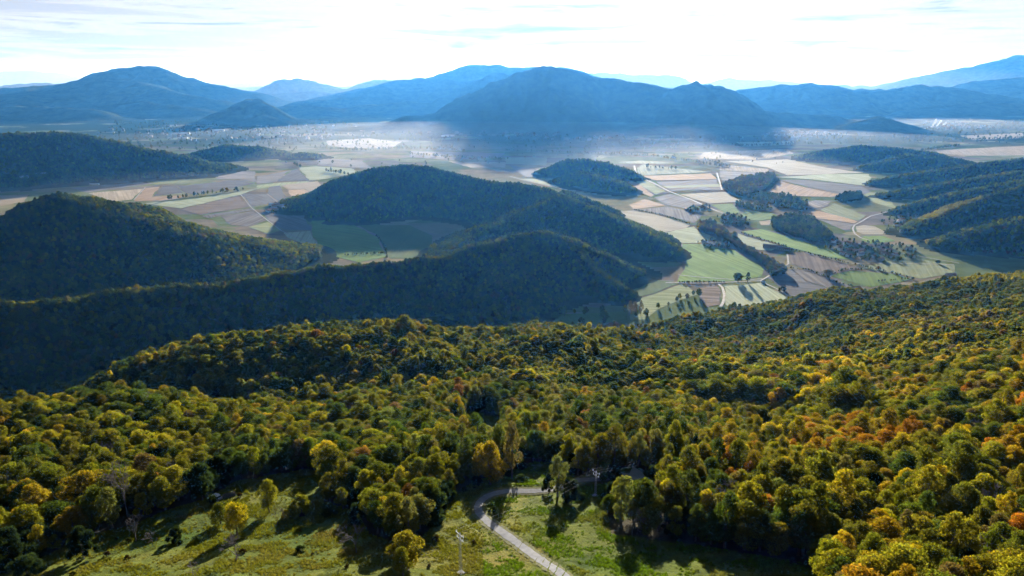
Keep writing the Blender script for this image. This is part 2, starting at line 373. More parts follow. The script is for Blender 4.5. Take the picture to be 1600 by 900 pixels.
ROAD = None   # centre line of the road on the near hillside, filled in below
for a in [[(380, 172, 7600), (450, 164, 7800), (520, 168, 7700)], [(470, 158, 9000), (560, 150, 9200), (640, 156, 9200)], [(560, 164, 8000), (640, 158, 8200), (700, 166, 8100)], [(-80, 172, 7000), (40, 164, 7200), (140, 170, 7100)],
          [(120, 168, 7600), (220, 158, 7900), (300, 168, 7700)], [(380, 150, 11000), (470, 142, 11500), (560, 146, 11500)], [(480, 140, 15000), (560, 136, 15000), (680, 138, 15000)], [(0, 133, 15000), (60, 128, 15000), (150, 132, 15000)],
          [(1000, 134, 13000), (1100, 138, 12500), (1160, 142, 12000)], [(1200, 136, 14000), (1300, 132, 15000), (1400, 134, 15000)], [(1440, 168, 7600), (1540, 160, 7800), (1640, 164, 7700)], [(340, 138, 18000), (420, 134, 18000), (520, 135, 18000)]]:
    ridge('far_mountain', a, 700 + 0.05 * (a[1][2] - 7000), 0, 0.4)
REGIONS = ['valley_floor', 'hillside'] + sorted(set(r[0] for r in RIDGES))
def land(x, y):
    """height and region index"""
    x = np.asarray(x, float); y = np.asarray(y, float)
    dist = np.hypot(x, y)
    z = np.zeros_like(x); reg = np.zeros(x.shape, int)
    # far plain swells into low hills
    far = np.clip((dist - 7500) / 9000, 0, 1)
    z = z + far * np.maximum(fbm(x, y, 3800, 4, 40) - 0.42, 0) * 620
    m = (y < 1350) & (np.abs(x) < 1700)
    if m.any():
        f = np.full(x.shape, -1e3); f[m] = fg_height(x[m], y[m])
        f = f - np.clip((y - 1150) / 200, 0, 1) ** 2 * 200 - np.clip((-x - 900) / 300, 0, 1) * 200
        f = f + np.where(m, (fbm(x, y, 140, 4, 3) - 0.5) * 46 * np.clip((dist - 230) / 190, 0, 1) + (fbm(x, y, 9, 3, 8) - 0.5) * 0.9, 0)
        if ROAD is not None:
            nr = m & (x > ROAD[:, 0].min() - 8) & (x < ROAD[:, 0].max() + 8) & (y > ROAD[:, 1].min() - 8) & (y < ROAD[:, 1].max() + 8)
            if nr.any():
                d = np.hypot(x[nr][:, None] - ROAD[None, :, 0], y[nr][:, None] - ROAD[None, :, 1]); j = d.argmin(1); dm = d.min(1)
                k = 1 - np.clip((dm - 3.2) / 3.5, 0, 1); k = k * k * (3 - 2 * k)
                f[nr] = f[nr] * (1 - k) + (ROAD[j, 2] - 0.02) * k
        b = f > z; z = np.where(b, f, z); reg[b] = 1
    for region, pts, w, rough in RIDGES:
        lo = pts.min(0) - w * 1.35; hi = pts.max(0) + w * 1.35
        m = (x > lo[0]) & (x < hi[0]) & (y > lo[1]) & (y < hi[1])
        if not m.any(): continue
        xs = x[m]; ys = y[m]
        wx = xs + (fbm(xs, ys, w * 0.9, 3, 21) - 0.5) * w * 0.42; wy = ys + (fbm(xs, ys, w * 0.9, 3, 22) - 0.5) * w * 0.42
        # warp fades at the crest so that the skyline keeps its place
        zmax = pts[:, 2].max(); best = np.full(xs.shape, -1e9); bd = np.full(xs.shape, 1e9)
        for i in range(len(pts) - 1):
            a = pts[i]; bb = pts[i + 1]; d = bb - a; L2 = d[0] ** 2 + d[1] ** 2
            for (qx, qy, keep) in ((xs, ys, 0),):
                t = np.clip(((qx - a[0]) * d[0] + (qy - a[1]) * d[1]) / L2, 0, 1)
                dd = np.hypot(qx - a[0] - t * d[0], qy - a[1] - t * d[1])
                dw = np.hypot(wx - a[0] - t * d[0], wy - a[1] - t * d[1])
                k = np.clip(dd / (0.35 * w), 0, 1)
                de = dd * (1 - k) + dw * k
                zc = a[2] + t * d[2]
                tt = np.clip(de / (w * np.clip(zc / zmax, 0.18, 1) ** 0.6), 0, 1)
                prof = 0.5 * (1 + np.cos(np.pi * tt ** (0.80 if w < 700 else 0.92)))
                h = zc * prof
                if region == 'ridge': h = h * (1 + (fbm(xs, ys, 95, 3, 66) - 0.5) * 0.34)
                gul = (np.abs(fbm(xs, ys, w * 0.55, 3, 33) - 0.5) * 2) ** 0.8
                h = h * (1 - rough * (1 - gul) * np.clip(de / (0.4 * w), 0, 1))
                if rough >= 0.25 or w > 450: h = h * (1 + (fbm(xs, ys, w * 0.13, 5, 44) - 0.5) * (0.17 + 0.2 * k)) * (1 - 0.38 * k * (1 - np.clip(np.abs(fbm(xs, ys, w * 0.42, 4, 47) - 0.5) * 6, 0, 1)))
                best = np.maximum(best, h)
        f = np.full(x.shape, -1e9); f[m] = best
        b = f > z + 0.3
        z = np.where(b, f, z); reg[b] = REGIONS.index(region)
    return z, reg

def hit(px, py, y0=80.0, y1=40000.0, n=1500):
    """first point where the sight line of a photo position meets the ground"""
    dx, dy, dz = pix_dir(px, py)
    ys = np.geomspace(y0, y1, n); t = ys / dy
    xs = dx * t; zs = H + dz * t
    g, _ = land(xs, ys)
    i = int(np.argmax(zs < g))
    lo, hi = ys[max(i - 1, 0)], ys[i]
    yy = np.linspace(lo, hi, 40); tt = yy / dy; gg, _ = land(dx * tt, yy)
    j = int(np.argmax(H + dz * tt < gg)); return dx * tt[j], yy[j], gg[j]

# open ground on the near hillside, outlined at the photo positions of its edge
MEADOWS = [[(-40, 905), (30, 893), (70, 870), (130, 838), (200, 824), (255, 800), (320, 780), (370, 752), (480, 733), (520, 742), (505, 785), (560, 800), (575, 835), (625, 850), (650, 1150), (-200, 1150), (-200, 905)],
           [(640, 1150), (640, 860), (690, 805), (715, 772), (740, 752), (790, 740), (830, 722), (860, 722), (900, 745), (945, 742), (985, 728), (1005, 745), (1000, 760), (960, 770), (948, 800), (955, 835), (1050, 846), (1150, 862), (1250, 880), (1285, 900), (1300, 1150)],
           [(955, 742), (1032, 742), (1030, 800), (965, 815)],
           [(1172, 668), (1205, 660), (1222, 690), (1190, 702)],
           [(725, 640), (790, 655), (790, 712), (750, 705), (720, 680)]]
def in_meadow(px, py):
    m = np.zeros(np.shape(px), bool)
    for p in MEADOWS: m |= in_poly(px, py, p)
    return m

def lay_road():
    pts = np.array([hit(*p) for p in [(905, 925), (880, 900), (850, 880), (815, 855), (785, 832), (760, 813), (748, 800), (746, 789), (756, 779), (775, 772), (800, 769), (830, 767), (860, 764), (885, 757), (905, 751), (930, 749), (955, 747), (985, 742), (1012, 736)]])
    # smooth curve through the points
    for _ in range(3):
        q = np.empty((2 * len(pts) - 2, 3)); q[0::2] = pts[:-1] * .75 + pts[1:] * .25; q[1::2] = pts[:-1] * .25 + pts[1:] * .75
        pts = np.r_[pts[:1], q, pts[-1:]]
    d = np.r_[0, np.cumsum(np.hypot(*np.diff(pts[:, :2], axis=0).T))]; t = np.arange(0, d[-1], 1.0)
    pts = np.stack([np.interp(t, d, pts[:, k]) for k in range(3)], -1)
    k = 13; pad = np.r_[np.repeat(pts[:1, 2], k), pts[:, 2], np.repeat(pts[-1:, 2], k)]; pts[:, 2] = np.convolve(pad, np.ones(2 * k + 1) / (2 * k + 1), 'valid')
    return pts
ROAD = lay_road()

def build_land():
    ang = np.radians(np.linspace(-56, 56, 640))
    dist = np.geomspace(45, 46000, 720)
    A, D = np.meshgrid(ang, dist); x = (D * np.sin(A)); y = (D * np.cos(A))
    z, reg = land(x, y)
    V = np.stack([x, y, z], -1).reshape(-1, 3)
    nr, nc = A.shape
    idx = np.arange(nr * nc).reshape(nr, nc)
    q = np.stack([idx[:-1, :-1], idx[:-1, 1:], idx[1:, 1:], idx[1:, :-1]], -1).reshape(-1, 4)
    fr = np.max(reg.ravel()[q], axis=1)
    # ground below the camera
    LABEL = {'valley_floor': 'broad flat valley floor of meadows and ploughland', 'hillside': 'near wooded hillside falling away from the viewer',
             'ridge': 'dark shaded wooded ridge behind the near hillside', 'left_hill': 'rounded wooded hill at the left edge', 'middle_hill': 'long wooded hill rising from the valley centre',
             'dark_hill': 'dark shaded hill far left beyond the fields', 'small_hill': 'small dark wooded hill beside the far left hill', 'knoll': 'low wooded knoll among the misty fields',
             'right_hill': 'folded wooded hills along the right edge of the valley', 'middle_mountain': 'broad blue mountain across the middle of the skyline', 'far_mountain': 'pale hazy mountains on the horizon',
             'table_mountain': 'flat topped blue mountain at the left skyline', 'cone_hill': 'cone shaped blue hill behind the misty town', 'right_mountain': 'blue mountains along the right skyline'}
    for i, name in enumerate(REGIONS):
        f = q[fr == i]
        if not len(f): continue
        used, inv = np.unique(f, return_inverse=True)
        mat = {'valley_floor': M_VALLEY, 'hillside': M_MEADOW}.get(name)
        if mat is None: mat = M_MOUNT if 'mountain' in name or name == 'cone_hill' else M_HILL
        nm = name if name in ('valley_floor', 'hillside', 'ridge') else name.split('_')[-1]
        me = new_mesh(nm, V[used], inv.reshape(-1, 4), [mat], smooth=True)
        if name == 'hillside':
            px, py, _ = proj(*V[used].T); op = in_meadow(px, py).astype(np.float32)
            me.attributes.new('open_ground', 'FLOAT', 'POINT').data.foreach_set('value', op)
        tag(link(nm, me), LABEL[name], kind='structure')
build_land()

# ---------------------------------------------------------------- tree shapes
def tube(p0, p1, r0, r1, k=6):
    p0 = np.array(p0, float); p1 = np.array(p1, float); d = p1 - p0; d /= np.linalg.norm(d) + 1e-9
    a = np.cross(d, [0.3, 0.9, 0.1]); a /= np.linalg.norm(a) + 1e-9; b = np.cross(d, a)
    th = np.arange(k) * 2 * np.pi / k
    ring = np.cos(th)[:, None] * a + np.sin(th)[:, None] * b
    V = np.r_[p0 + ring * r0, p1 + ring * r1]
    F = np.array([[i, (i + 1) % k, k + (i + 1) % k, k + i] for i in range(k)])
    return V, F
def merge(parts):
    V = []; F = []; n = 0
    for v, f in parts: V.append(v); F.append(f + n); n += len(v)
    return np.concatenate(V), np.concatenate(F)
def sphere(c, r, nu=8, nv=5, r_=None):
    r_ = r_ or rng
    th = np.arange(nu) * 2 * np.pi / nu; ph = np.linspace(0.12, np.pi - 0.12, nv)
    T, Ph = np.meshgrid(th, ph); d = np.stack([np.sin(Ph) * np.cos(T), np.sin(Ph) * np.sin(T), np.cos(Ph)], -1).reshape(-1, 3)
    V = np.array(c) + d * np.array(r) * (0.85 + 0.3 * r_.random(len(d)))[:, None]
    F = np.array([[i * nu + j, i * nu + (j + 1) % nu, (i + 1) * nu + (j + 1) % nu, (i + 1) * nu + j] for i in range(nv - 1) for j in range(nu)])
    return V, F
def leaf_quads(pos, nrm, size, r_):
    n = len(pos); d = nrm + r_.normal(0, 0.75, (n, 3)); d /= np.linalg.norm(d, axis=1)[:, None]
    t = np.cross(d, r_.normal(0, 1, (n, 3))); t /= np.linalg.norm(t, axis=1)[:, None] + 1e-9; b = np.cross(d, t)
    s = size * (0.6 + 0.8 * r_.random(n))[:, None]
    V = np.stack([pos - t * s * .5, pos + b * s * .32, pos + t * s * .5, pos - b * s * .32], 1).reshape(-1, 3)
    return V, np.arange(n * 4).reshape(n, 4)

def make_crown(seed, height, radius, base, nblob, nleaf, lsize, core=0.62, shape='round'):
    r_ = np.random.default_rng(seed); blobs = []
    hc = (height - base)
    for i in range(nblob):
        u = (i + 0.5) / nblob; zz = base + hc * (0.14 + 0.76 * u)
        if shape == 'round': rr = radius * math.sqrt(max(0.05, 1 - (2 * u - 0.85) ** 2 * 0.85))
        elif shape == 'tall': rr = radius * (0.55 + 0.5 * math.sin(math.pi * min(1, u * 1.05)) - 0.25 * u)
        else: rr = radius * math.sqrt(max(0.05, 1 - u * u * 0.92))
        a = i * 2.399 + r_.random() * 1.2; k = (0.25 + 0.62 * r_.random()) if i < nblob - 1 else 0.15
        br = radius * (0.22 + 0.25 * r_.random()) * (1.0 if shape != 'tall' else 0.85)
        blobs.append((np.array([math.cos(a) * rr * k * 1.15, math.sin(a) * rr * k * 1.15, zz]), br * np.array([1, 1, 0.78 if shape != 'tall' else 1.05])))
    vol = np.array([b[1].prod() ** (2 / 3) for b in blobs]); pick = r_.choice(nblob, nleaf, p=vol / vol.sum())
    d = r_.normal(0, 1, (nleaf, 3)); d[:, 2] += 0.25; d /= np.linalg.norm(d, axis=1)[:, None]
    C = np.array([b[0] for b in blobs])[pick]; R = np.array([b[1] for b in blobs])[pick]
    pos = C + d * R * (0.72 + 0.40 * r_.random(nleaf) ** 0.7)[:, None]
    lv, lf = leaf_quads(pos, d, lsize, r_)
    parts = [(lv, lf)]
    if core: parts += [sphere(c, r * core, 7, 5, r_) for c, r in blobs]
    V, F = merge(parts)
    nq = len(lf); per = np.concatenate([np.repeat(0.72 + 0.56 * r_.random(nq), 1), np.full(len(F) - nq, 0.62)])  # inner cores get a flat darker tone, crown shade put into the colour
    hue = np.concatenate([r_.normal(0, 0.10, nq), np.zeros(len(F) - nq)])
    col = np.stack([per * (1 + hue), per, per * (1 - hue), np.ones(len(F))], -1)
    return V, F, np.repeat(col, 4, axis=0), blobs
def make_trunk(seed, base, height, blobs, r0=0.22, lean=0.3, nl=6):
    r_ = np.random.default_rng(seed + 99); top = np.array([r_.normal(0, lean), r_.normal(0, lean), height * 0.72])
    mid = top * 0.5 + np.array([r_.normal(0, .15), r_.normal(0, .15), 0])
    parts = [tube((0, 0, -0.6), (0, 0, 0.25), r0 * 1.7, r0 * 1.1, 7), tube((0, 0, 0.2), mid, r0 * 1.1, r0 * 0.75, 7), tube(mid, top, r0 * 0.75, r0 * 0.22, 6)]
    for c, r in blobs[:nl]:
        s = mid * 0.6 + (top - mid) * r_.random() * 0.6 + mid * 0.2
        parts.append(tube(s, c, r0 * 0.38, r0 * 0.1, 4))
    return merge(parts)
def leaf_mesh(name, V, F, col, mat):
    me = new_mesh(name, V, F, [mat])
    a = me.color_attributes.new('leafvar_coreshade', 'FLOAT_COLOR', 'CORNER'); a.data.foreach_set('color', col.astype(np.float32).ravel()); return me
def joined(name, c, t, matl):
    V, F, col, _ = c; tv, tf = t
    VV = np.r_[V, tv]; FF = np.r_[F, tf + len(V)]
    me = new_mesh(name, VV, FF, [matl, M_BARK], mat_idx=np.r_[np.zeros(len(F)), np.ones(len(tf))])
    a = me.color_attributes.new('leafvar_coreshade', 'FLOAT_COLOR', 'CORNER')
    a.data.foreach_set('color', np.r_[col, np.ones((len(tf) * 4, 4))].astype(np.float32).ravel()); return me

def make_bare(seed, height, radius):
    r_ = np.random.default_rng(seed); trunk = []; twigs = []
    def grow(p, d, L, r, lev):
        p1 = p + d * L; (trunk if lev < 2 else twigs).append(tube(p, p1, r, r * 0.6, 5 if lev < 2 else 3))
        if lev >= 5: return
        for k in range(3 if lev < 4 else 4):
            nd = d + r_.normal(0, 0.5, 3) * np.array([1, 1, 0.7]); nd[2] += 0.12; nd /= np.linalg.norm(nd)
            grow(p + d * L * (0.65 + 0.35 * r_.random()), nd, L * (0.6 + 0.22 * r_.random()), max(r * 0.55, 0.03), lev + 1)
    grow(np.array([0, 0, -0.4]), np.array([r_.normal(0, .08), r_.normal(0, .08), 1.0]), height * 0.30, 0.16, 0)
    tv, tf = merge(trunk); wv, wf = merge(twigs)
    s = height / wv[:, 2].max(); k = radius / np.percentile(np.hypot(wv[:, 0], wv[:, 1]), 96)
    sc = np.array([k, k, s]); return (tv * sc, tf), (wv * sc, wf)

# shapes at 10 m height: name -> (crown args)
KINDS = {
    'broad': [dict(seed=s, height=10, radius=3.3, base=1.0, nblob=24, nleaf=6000, lsize=0.34, core=0.34) for s in (1, 2, 3)],
    'tall': [dict(seed=s, height=10, radius=2.3, base=1.2, nblob=20, nleaf=3800, lsize=0.29, core=0.28, shape='tall') for s in (4, 5, 6)],
    'evergreen': [dict(seed=s, height=10, radius=4.6, base=0.3, nblob=18, nleaf=6000, lsize=0.34, core=0.8, shape='dome') for s in (7, 8)],
    'bush': [dict(seed=s, height=10, radius=6.0, base=-0.6, nblob=12, nleaf=2200, lsize=0.75, core=0.6, shape='dome') for s in (9, 10)],
}
NEAR = {}      # kind -> list of (trunk_mesh, crown_mesh)
protos_near = bpy.data.collections.new('forest_tree_shapes_near'); protos_mid = bpy.data.collections.new('forest_tree_shapes_mid'); protos_far = bpy.data.collections.new('forest_tree_shapes_far')
def proto(coll, name, me):
    o = bpy.data.objects.new(name, me); coll.objects.link(o)
order = ['broad', 'tall', 'evergreen', 'bush']
cnt = 0
for kind in order:
    NEAR[kind] = []
    for a in KINDS[kind]:
        c = make_crown(**a); t = make_trunk(a['seed'], a['base'], a['height'], c[3])
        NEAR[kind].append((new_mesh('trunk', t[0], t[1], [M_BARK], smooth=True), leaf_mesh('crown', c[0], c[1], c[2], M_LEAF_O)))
        if kind != 'bush':
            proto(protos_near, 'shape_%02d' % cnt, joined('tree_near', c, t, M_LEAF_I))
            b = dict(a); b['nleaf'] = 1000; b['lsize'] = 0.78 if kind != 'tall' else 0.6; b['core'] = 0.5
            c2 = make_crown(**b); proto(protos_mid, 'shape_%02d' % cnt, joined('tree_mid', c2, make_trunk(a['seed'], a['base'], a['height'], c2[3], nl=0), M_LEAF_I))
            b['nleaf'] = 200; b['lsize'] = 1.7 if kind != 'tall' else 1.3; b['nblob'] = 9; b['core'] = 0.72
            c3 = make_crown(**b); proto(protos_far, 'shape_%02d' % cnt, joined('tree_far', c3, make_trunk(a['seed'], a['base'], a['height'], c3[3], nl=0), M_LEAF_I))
            cnt += 1
NEAR['bare'] = []
for s in (31, 32):
    (tv, tf), (wv, wf) = make_bare(s, 10, 4.5)
    NEAR['bare'].append((new_mesh('trunk', tv, tf, [M_TWIG]), new_mesh('twigs', wv, wf, [M_TWIG])))
for coll in (protos_near, protos_mid):
    (tv, tf), (wv, wf) = make_bare(33, 10, 3.6); v_, f_ = merge([(tv, tf), (wv, wf)]); proto(coll, 'shape_%02d' % cnt, new_mesh('bare_tree', v_, f_, [M_TWIG]))
# index ranges in the forest collections: broad 0-2, tall 3-5, evergreen 6-7

def forest_object(name, coll, pts, scl, rot, var, tint, label, cat):
    me = bpy.data.meshes.new(name); n = len(pts)
    me.vertices.add(n); me.vertices.foreach_set('co', np.asarray(pts, np.float32).ravel())
    for nm, typ, arr, key in (('scl', 'FLOAT_VECTOR', scl, 'vector'), ('rot', 'FLOAT', rot, 'value'), ('var', 'INT', var, 'value'), ('tint', 'FLOAT_COLOR', tint, 'color')):
        a = me.attributes.new(nm, typ, 'POINT'); a.data.foreach_set(key, np.asarray(arr, np.int32 if typ == 'INT' else np.float32).ravel())
    o = link(name, me); tag(o, label, cat, kind='stuff')
    ng = bpy.data.node_groups.new(name + '_scatter', 'GeometryNodeTree')
    ng.interface.new_socket('Geometry', in_out='INPUT', socket_type='NodeSocketGeometry'); ng.interface.new_socket('Geometry', in_out='OUTPUT', socket_type='NodeSocketGeometry')
    N = ng.nodes; gi = N.new('NodeGroupInput'); go = N.new('NodeGroupOutput')
    ip = N.new('GeometryNodeInstanceOnPoints'); ci = N.new('GeometryNodeCollectionInfo')
    ci.inputs['Collection'].default_value = coll; ci.inputs['Separate Children'].default_value = True; ci.inputs['Reset Children'].default_value = True
    def attr(nm, dt):
        a = N.new('GeometryNodeInputNamedAttribute'); a.data_type = dt; a.inputs['Name'].default_value = nm; return a.outputs['Attribute']
    cx = N.new('ShaderNodeCombineXYZ'); L = ng.links
    L.new(gi.outputs[0], ip.inputs['Points']); L.new(ci.outputs[0], ip.inputs['Instance']); ip.inputs['Pick Instance'].default_value = True
    L.new(attr('var', 'INT'), ip.inputs['Instance Index']); L.new(attr('rot', 'FLOAT'), cx.inputs['Z']); L.new(cx.outputs[0], ip.inputs['Rotation'])
    L.new(attr('scl', 'FLOAT_VECTOR'), ip.inputs['Scale']); L.new(ip.outputs[0], go.inputs[0])
    md = o.modifiers.new('scatter', 'NODES'); md.node_group = ng
    return o

def grid_points(x0, x1, y0, y1, step):
    xs = np.arange(x0, x1, step); ys = np.arange(y0, y1, step * 0.87)
    X, Y = np.meshgrid(xs, ys); X = X + (np.arange(len(ys)) % 2)[:, None] * step * 0.5
    X = X + rng.uniform(-0.36, 0.36, X.shape) * step; Y = Y + rng.uniform(-0.36, 0.36, Y.shape) * step
    return X.ravel(), Y.ravel()

PAL = {  # leaf reflectances
    'green': (0.050, 0.064, 0.014), 'olive': (0.088, 0.085, 0.013), 'yellowgreen': (0.145, 0.126, 0.014), 'yellow': (0.27, 0.205, 0.014), 'gold': (0.20, 0.135, 0.014),
    'orange': (0.27, 0.115, 0.014), 'rust': (0.12, 0.060, 0.022), 'dark': (0.018, 0.027, 0.012), 'bluegreen': (0.030, 0.044, 0.018), 'brown': (0.105, 0.078, 0.036), 'pale': (0.125, 0.120, 0.042)}
PAL = {k: (v[0] * 0.97, v[1] * (1.09 if k in ('green', 'olive', 'yellowgreen', 'pale') else 1.05), v[2]) for k, v in PAL.items()}
PN = list(PAL); PC = np.array([PAL[k] for k in PN])
def pick_colors(x, y, weights_fn, n):
    """palette index for each tree; neighbouring trees tend to share a colour"""
    W = weights_fn(x, y); nz = np.stack([fbm(x, y, 26, 2, 60 + i) for i in range(len(PN))], -1)
    W = W * np.exp((nz - 0.5) * 5.0); W /= W.sum(1, keepdims=True)
    u = rng.random(n)[:, None]; return np.minimum((W.cumsum(1) < u).sum(1), len(PN) - 1)
def Wt(**k): return np.array([k.get(n, 0.0) for n in PN])

def near_forest():
    X, Y = grid_points(-1000, 1150, 90, 1150, 4.35)
    Z, R = land(X, Y); px, py, dep = proj(X, Y, Z)
    keep = (R == 1) & (px > -140) & (px < 1740) & (py < 1010) & (Z > 6) & ~in_meadow(px, py)
    # thinner wood beside the clearings
    X, Y, Z, px, py, dep = [a[keep] for a in (X, Y, Z, px, py, dep)]
    n = len(X)
    def wf(x, y):
        pxx, pyy, _ = proj(x, y, land(x, y)[0])
        base = Wt(green=.24, olive=.42, yellowgreen=.22, yellow=.02, gold=.02, rust=.002, dark=.05, bluegreen=.03, brown=.02, orange=.001)
        right = Wt(green=.12, olive=.32, yellowgreen=.32, yellow=.06, gold=.13, orange=.010, rust=.006, dark=.03, brown=.03)
        mid = Wt(green=.32, olive=.26, yellowgreen=.14, pale=.16, dark=.08, bluegreen=.06, rust=.008, brown=.02, gold=.01)
        farr = Wt(green=.34, olive=.36, yellowgreen=.09, dark=.08, bluegreen=.10, brown=.05, gold=.01)
        kr = np.clip((pxx - 980) / 250, 0, 1)[:, None]; km = (np.exp(-((pxx - 850) / 230) ** 2) * np.clip((pyy - 590) / 60, 0, 1))[:, None]
        kf = np.clip((y - 560) / 180, 0, 1)[:, None] * np.clip((pxx - 900) / 150, 0, 1)[:, None]
        W = base * (1 - kr) + right * kr; W = W * (1 - km) + mid * km; return W * (1 - kf) + farr * kf
    ci = pick_colors(X, Y, wf, n)
    ht = (rng.normal(9.0, 2.1, n) * (0.8 + 0.45 * fbm(X, Y, 30, 2, 55))).clip(3.5, 15)
    ht = np.where(in_poly(px, py, [(1070, 590), (1340, 590), (1340, 668), (1150, 648), (1070, 640)]), ht * 1.65, ht); tallk = rng.random(n)
    ptall = np.where((px > 640) & (px < 1180) & (py > 630), 0.6, 0.22)
    var = np.where(tallk < ptall, rng.integers(3, 6, n), rng.integers(0, 3, n))
    ever = (ci == PN.index('dark')) | ((ci == PN.index('bluegreen')) & (rng.random(n) < 0.5)); var = np.where(ever, rng.integers(6, 8, n), var); var = np.where(rng.random(n) < 0.018, 8, var)
    ht = np.where((var >= 3) & (var < 6), ht * 1.25, ht); ht = np.where(ever, ht * 0.8, ht)
    wid = ht * rng.uniform(0.72, 1.12, n)
    tint = PC[ci] * rng.uniform(0.75, 1.25, (n, 1)) * (1 + rng.normal(0, 0.06, (n, 3)))
    kk = np.clip((dep - 240) / 120, 0, 1); wid = wid * (1.08 + 0.22 * kk); tint = tint * (1.08 + 0.16 * kk)[:, None] * np.array([1.07, 1.0, 0.95])
    for poly, cols, pr in (([(1470, 452), (1500, 432), (1700, 418), (1700, 446), (1560, 448)], ('yellow', 'yellowgreen'), 0.75), ([(1225, 715), (1260, 690), (1420, 695), (1430, 725), (1330, 740), (1240, 740)], ('orange', 'gold', 'orange', 'yellow'), 0.85),
                           ([(1120, 760), (1180, 730), (1200, 760), (1150, 790)], ('orange', 'gold'), 0.5), ([(1300, 505), (1560, 500), (1560, 530), (1320, 530)], ('gold', 'brown', 'yellowgreen'), 0.45)):
        m = in_poly(px, py, poly) & (rng.random(n) < pr); c = np.array([PN.index(q) for q in cols])[rng.integers(0, len(cols), n)]
        ci = np.where(m, c, ci); tint = np.where(m[:, None], PC[c] * rng.uniform(0.8, 1.15, (n, 1)), tint)
    return dict(X=X, Y=Y, Z=Z, px=px, py=py, dep=dep, ci=ci, ht=ht, wid=wid, var=var, tint=tint.clip(0.004, 0.6), rot=rng.uniform(0, 6.28, n))
NF = near_forest()

# ---------------------------------------------------------------- individual trees
GROUP = 'trees on the near hillside'
def tree(name, kind, vi, loc, height, width, color, rot, label, group=GROUP, cat='tree'):
    root = bpy.data.objects.new(name, None); scene.collection.objects.link(root)
    root.location = loc; root.rotation_euler = (0, 0, rot); root.empty_display_size = 0.5
    tag(root, label, cat, group)
    tm, cm = NEAR[kind][vi % len(NEAR[kind])]
    for nm, me in (('trunk', tm), ('crown', cm)):
        o = bpy.data.objects.new(nm, me); scene.collection.objects.link(o); o.parent = root; o.scale = (width / 10, width / 10, height / 10)
        if nm == 'crown': o.color = (*color, 1)
    return root

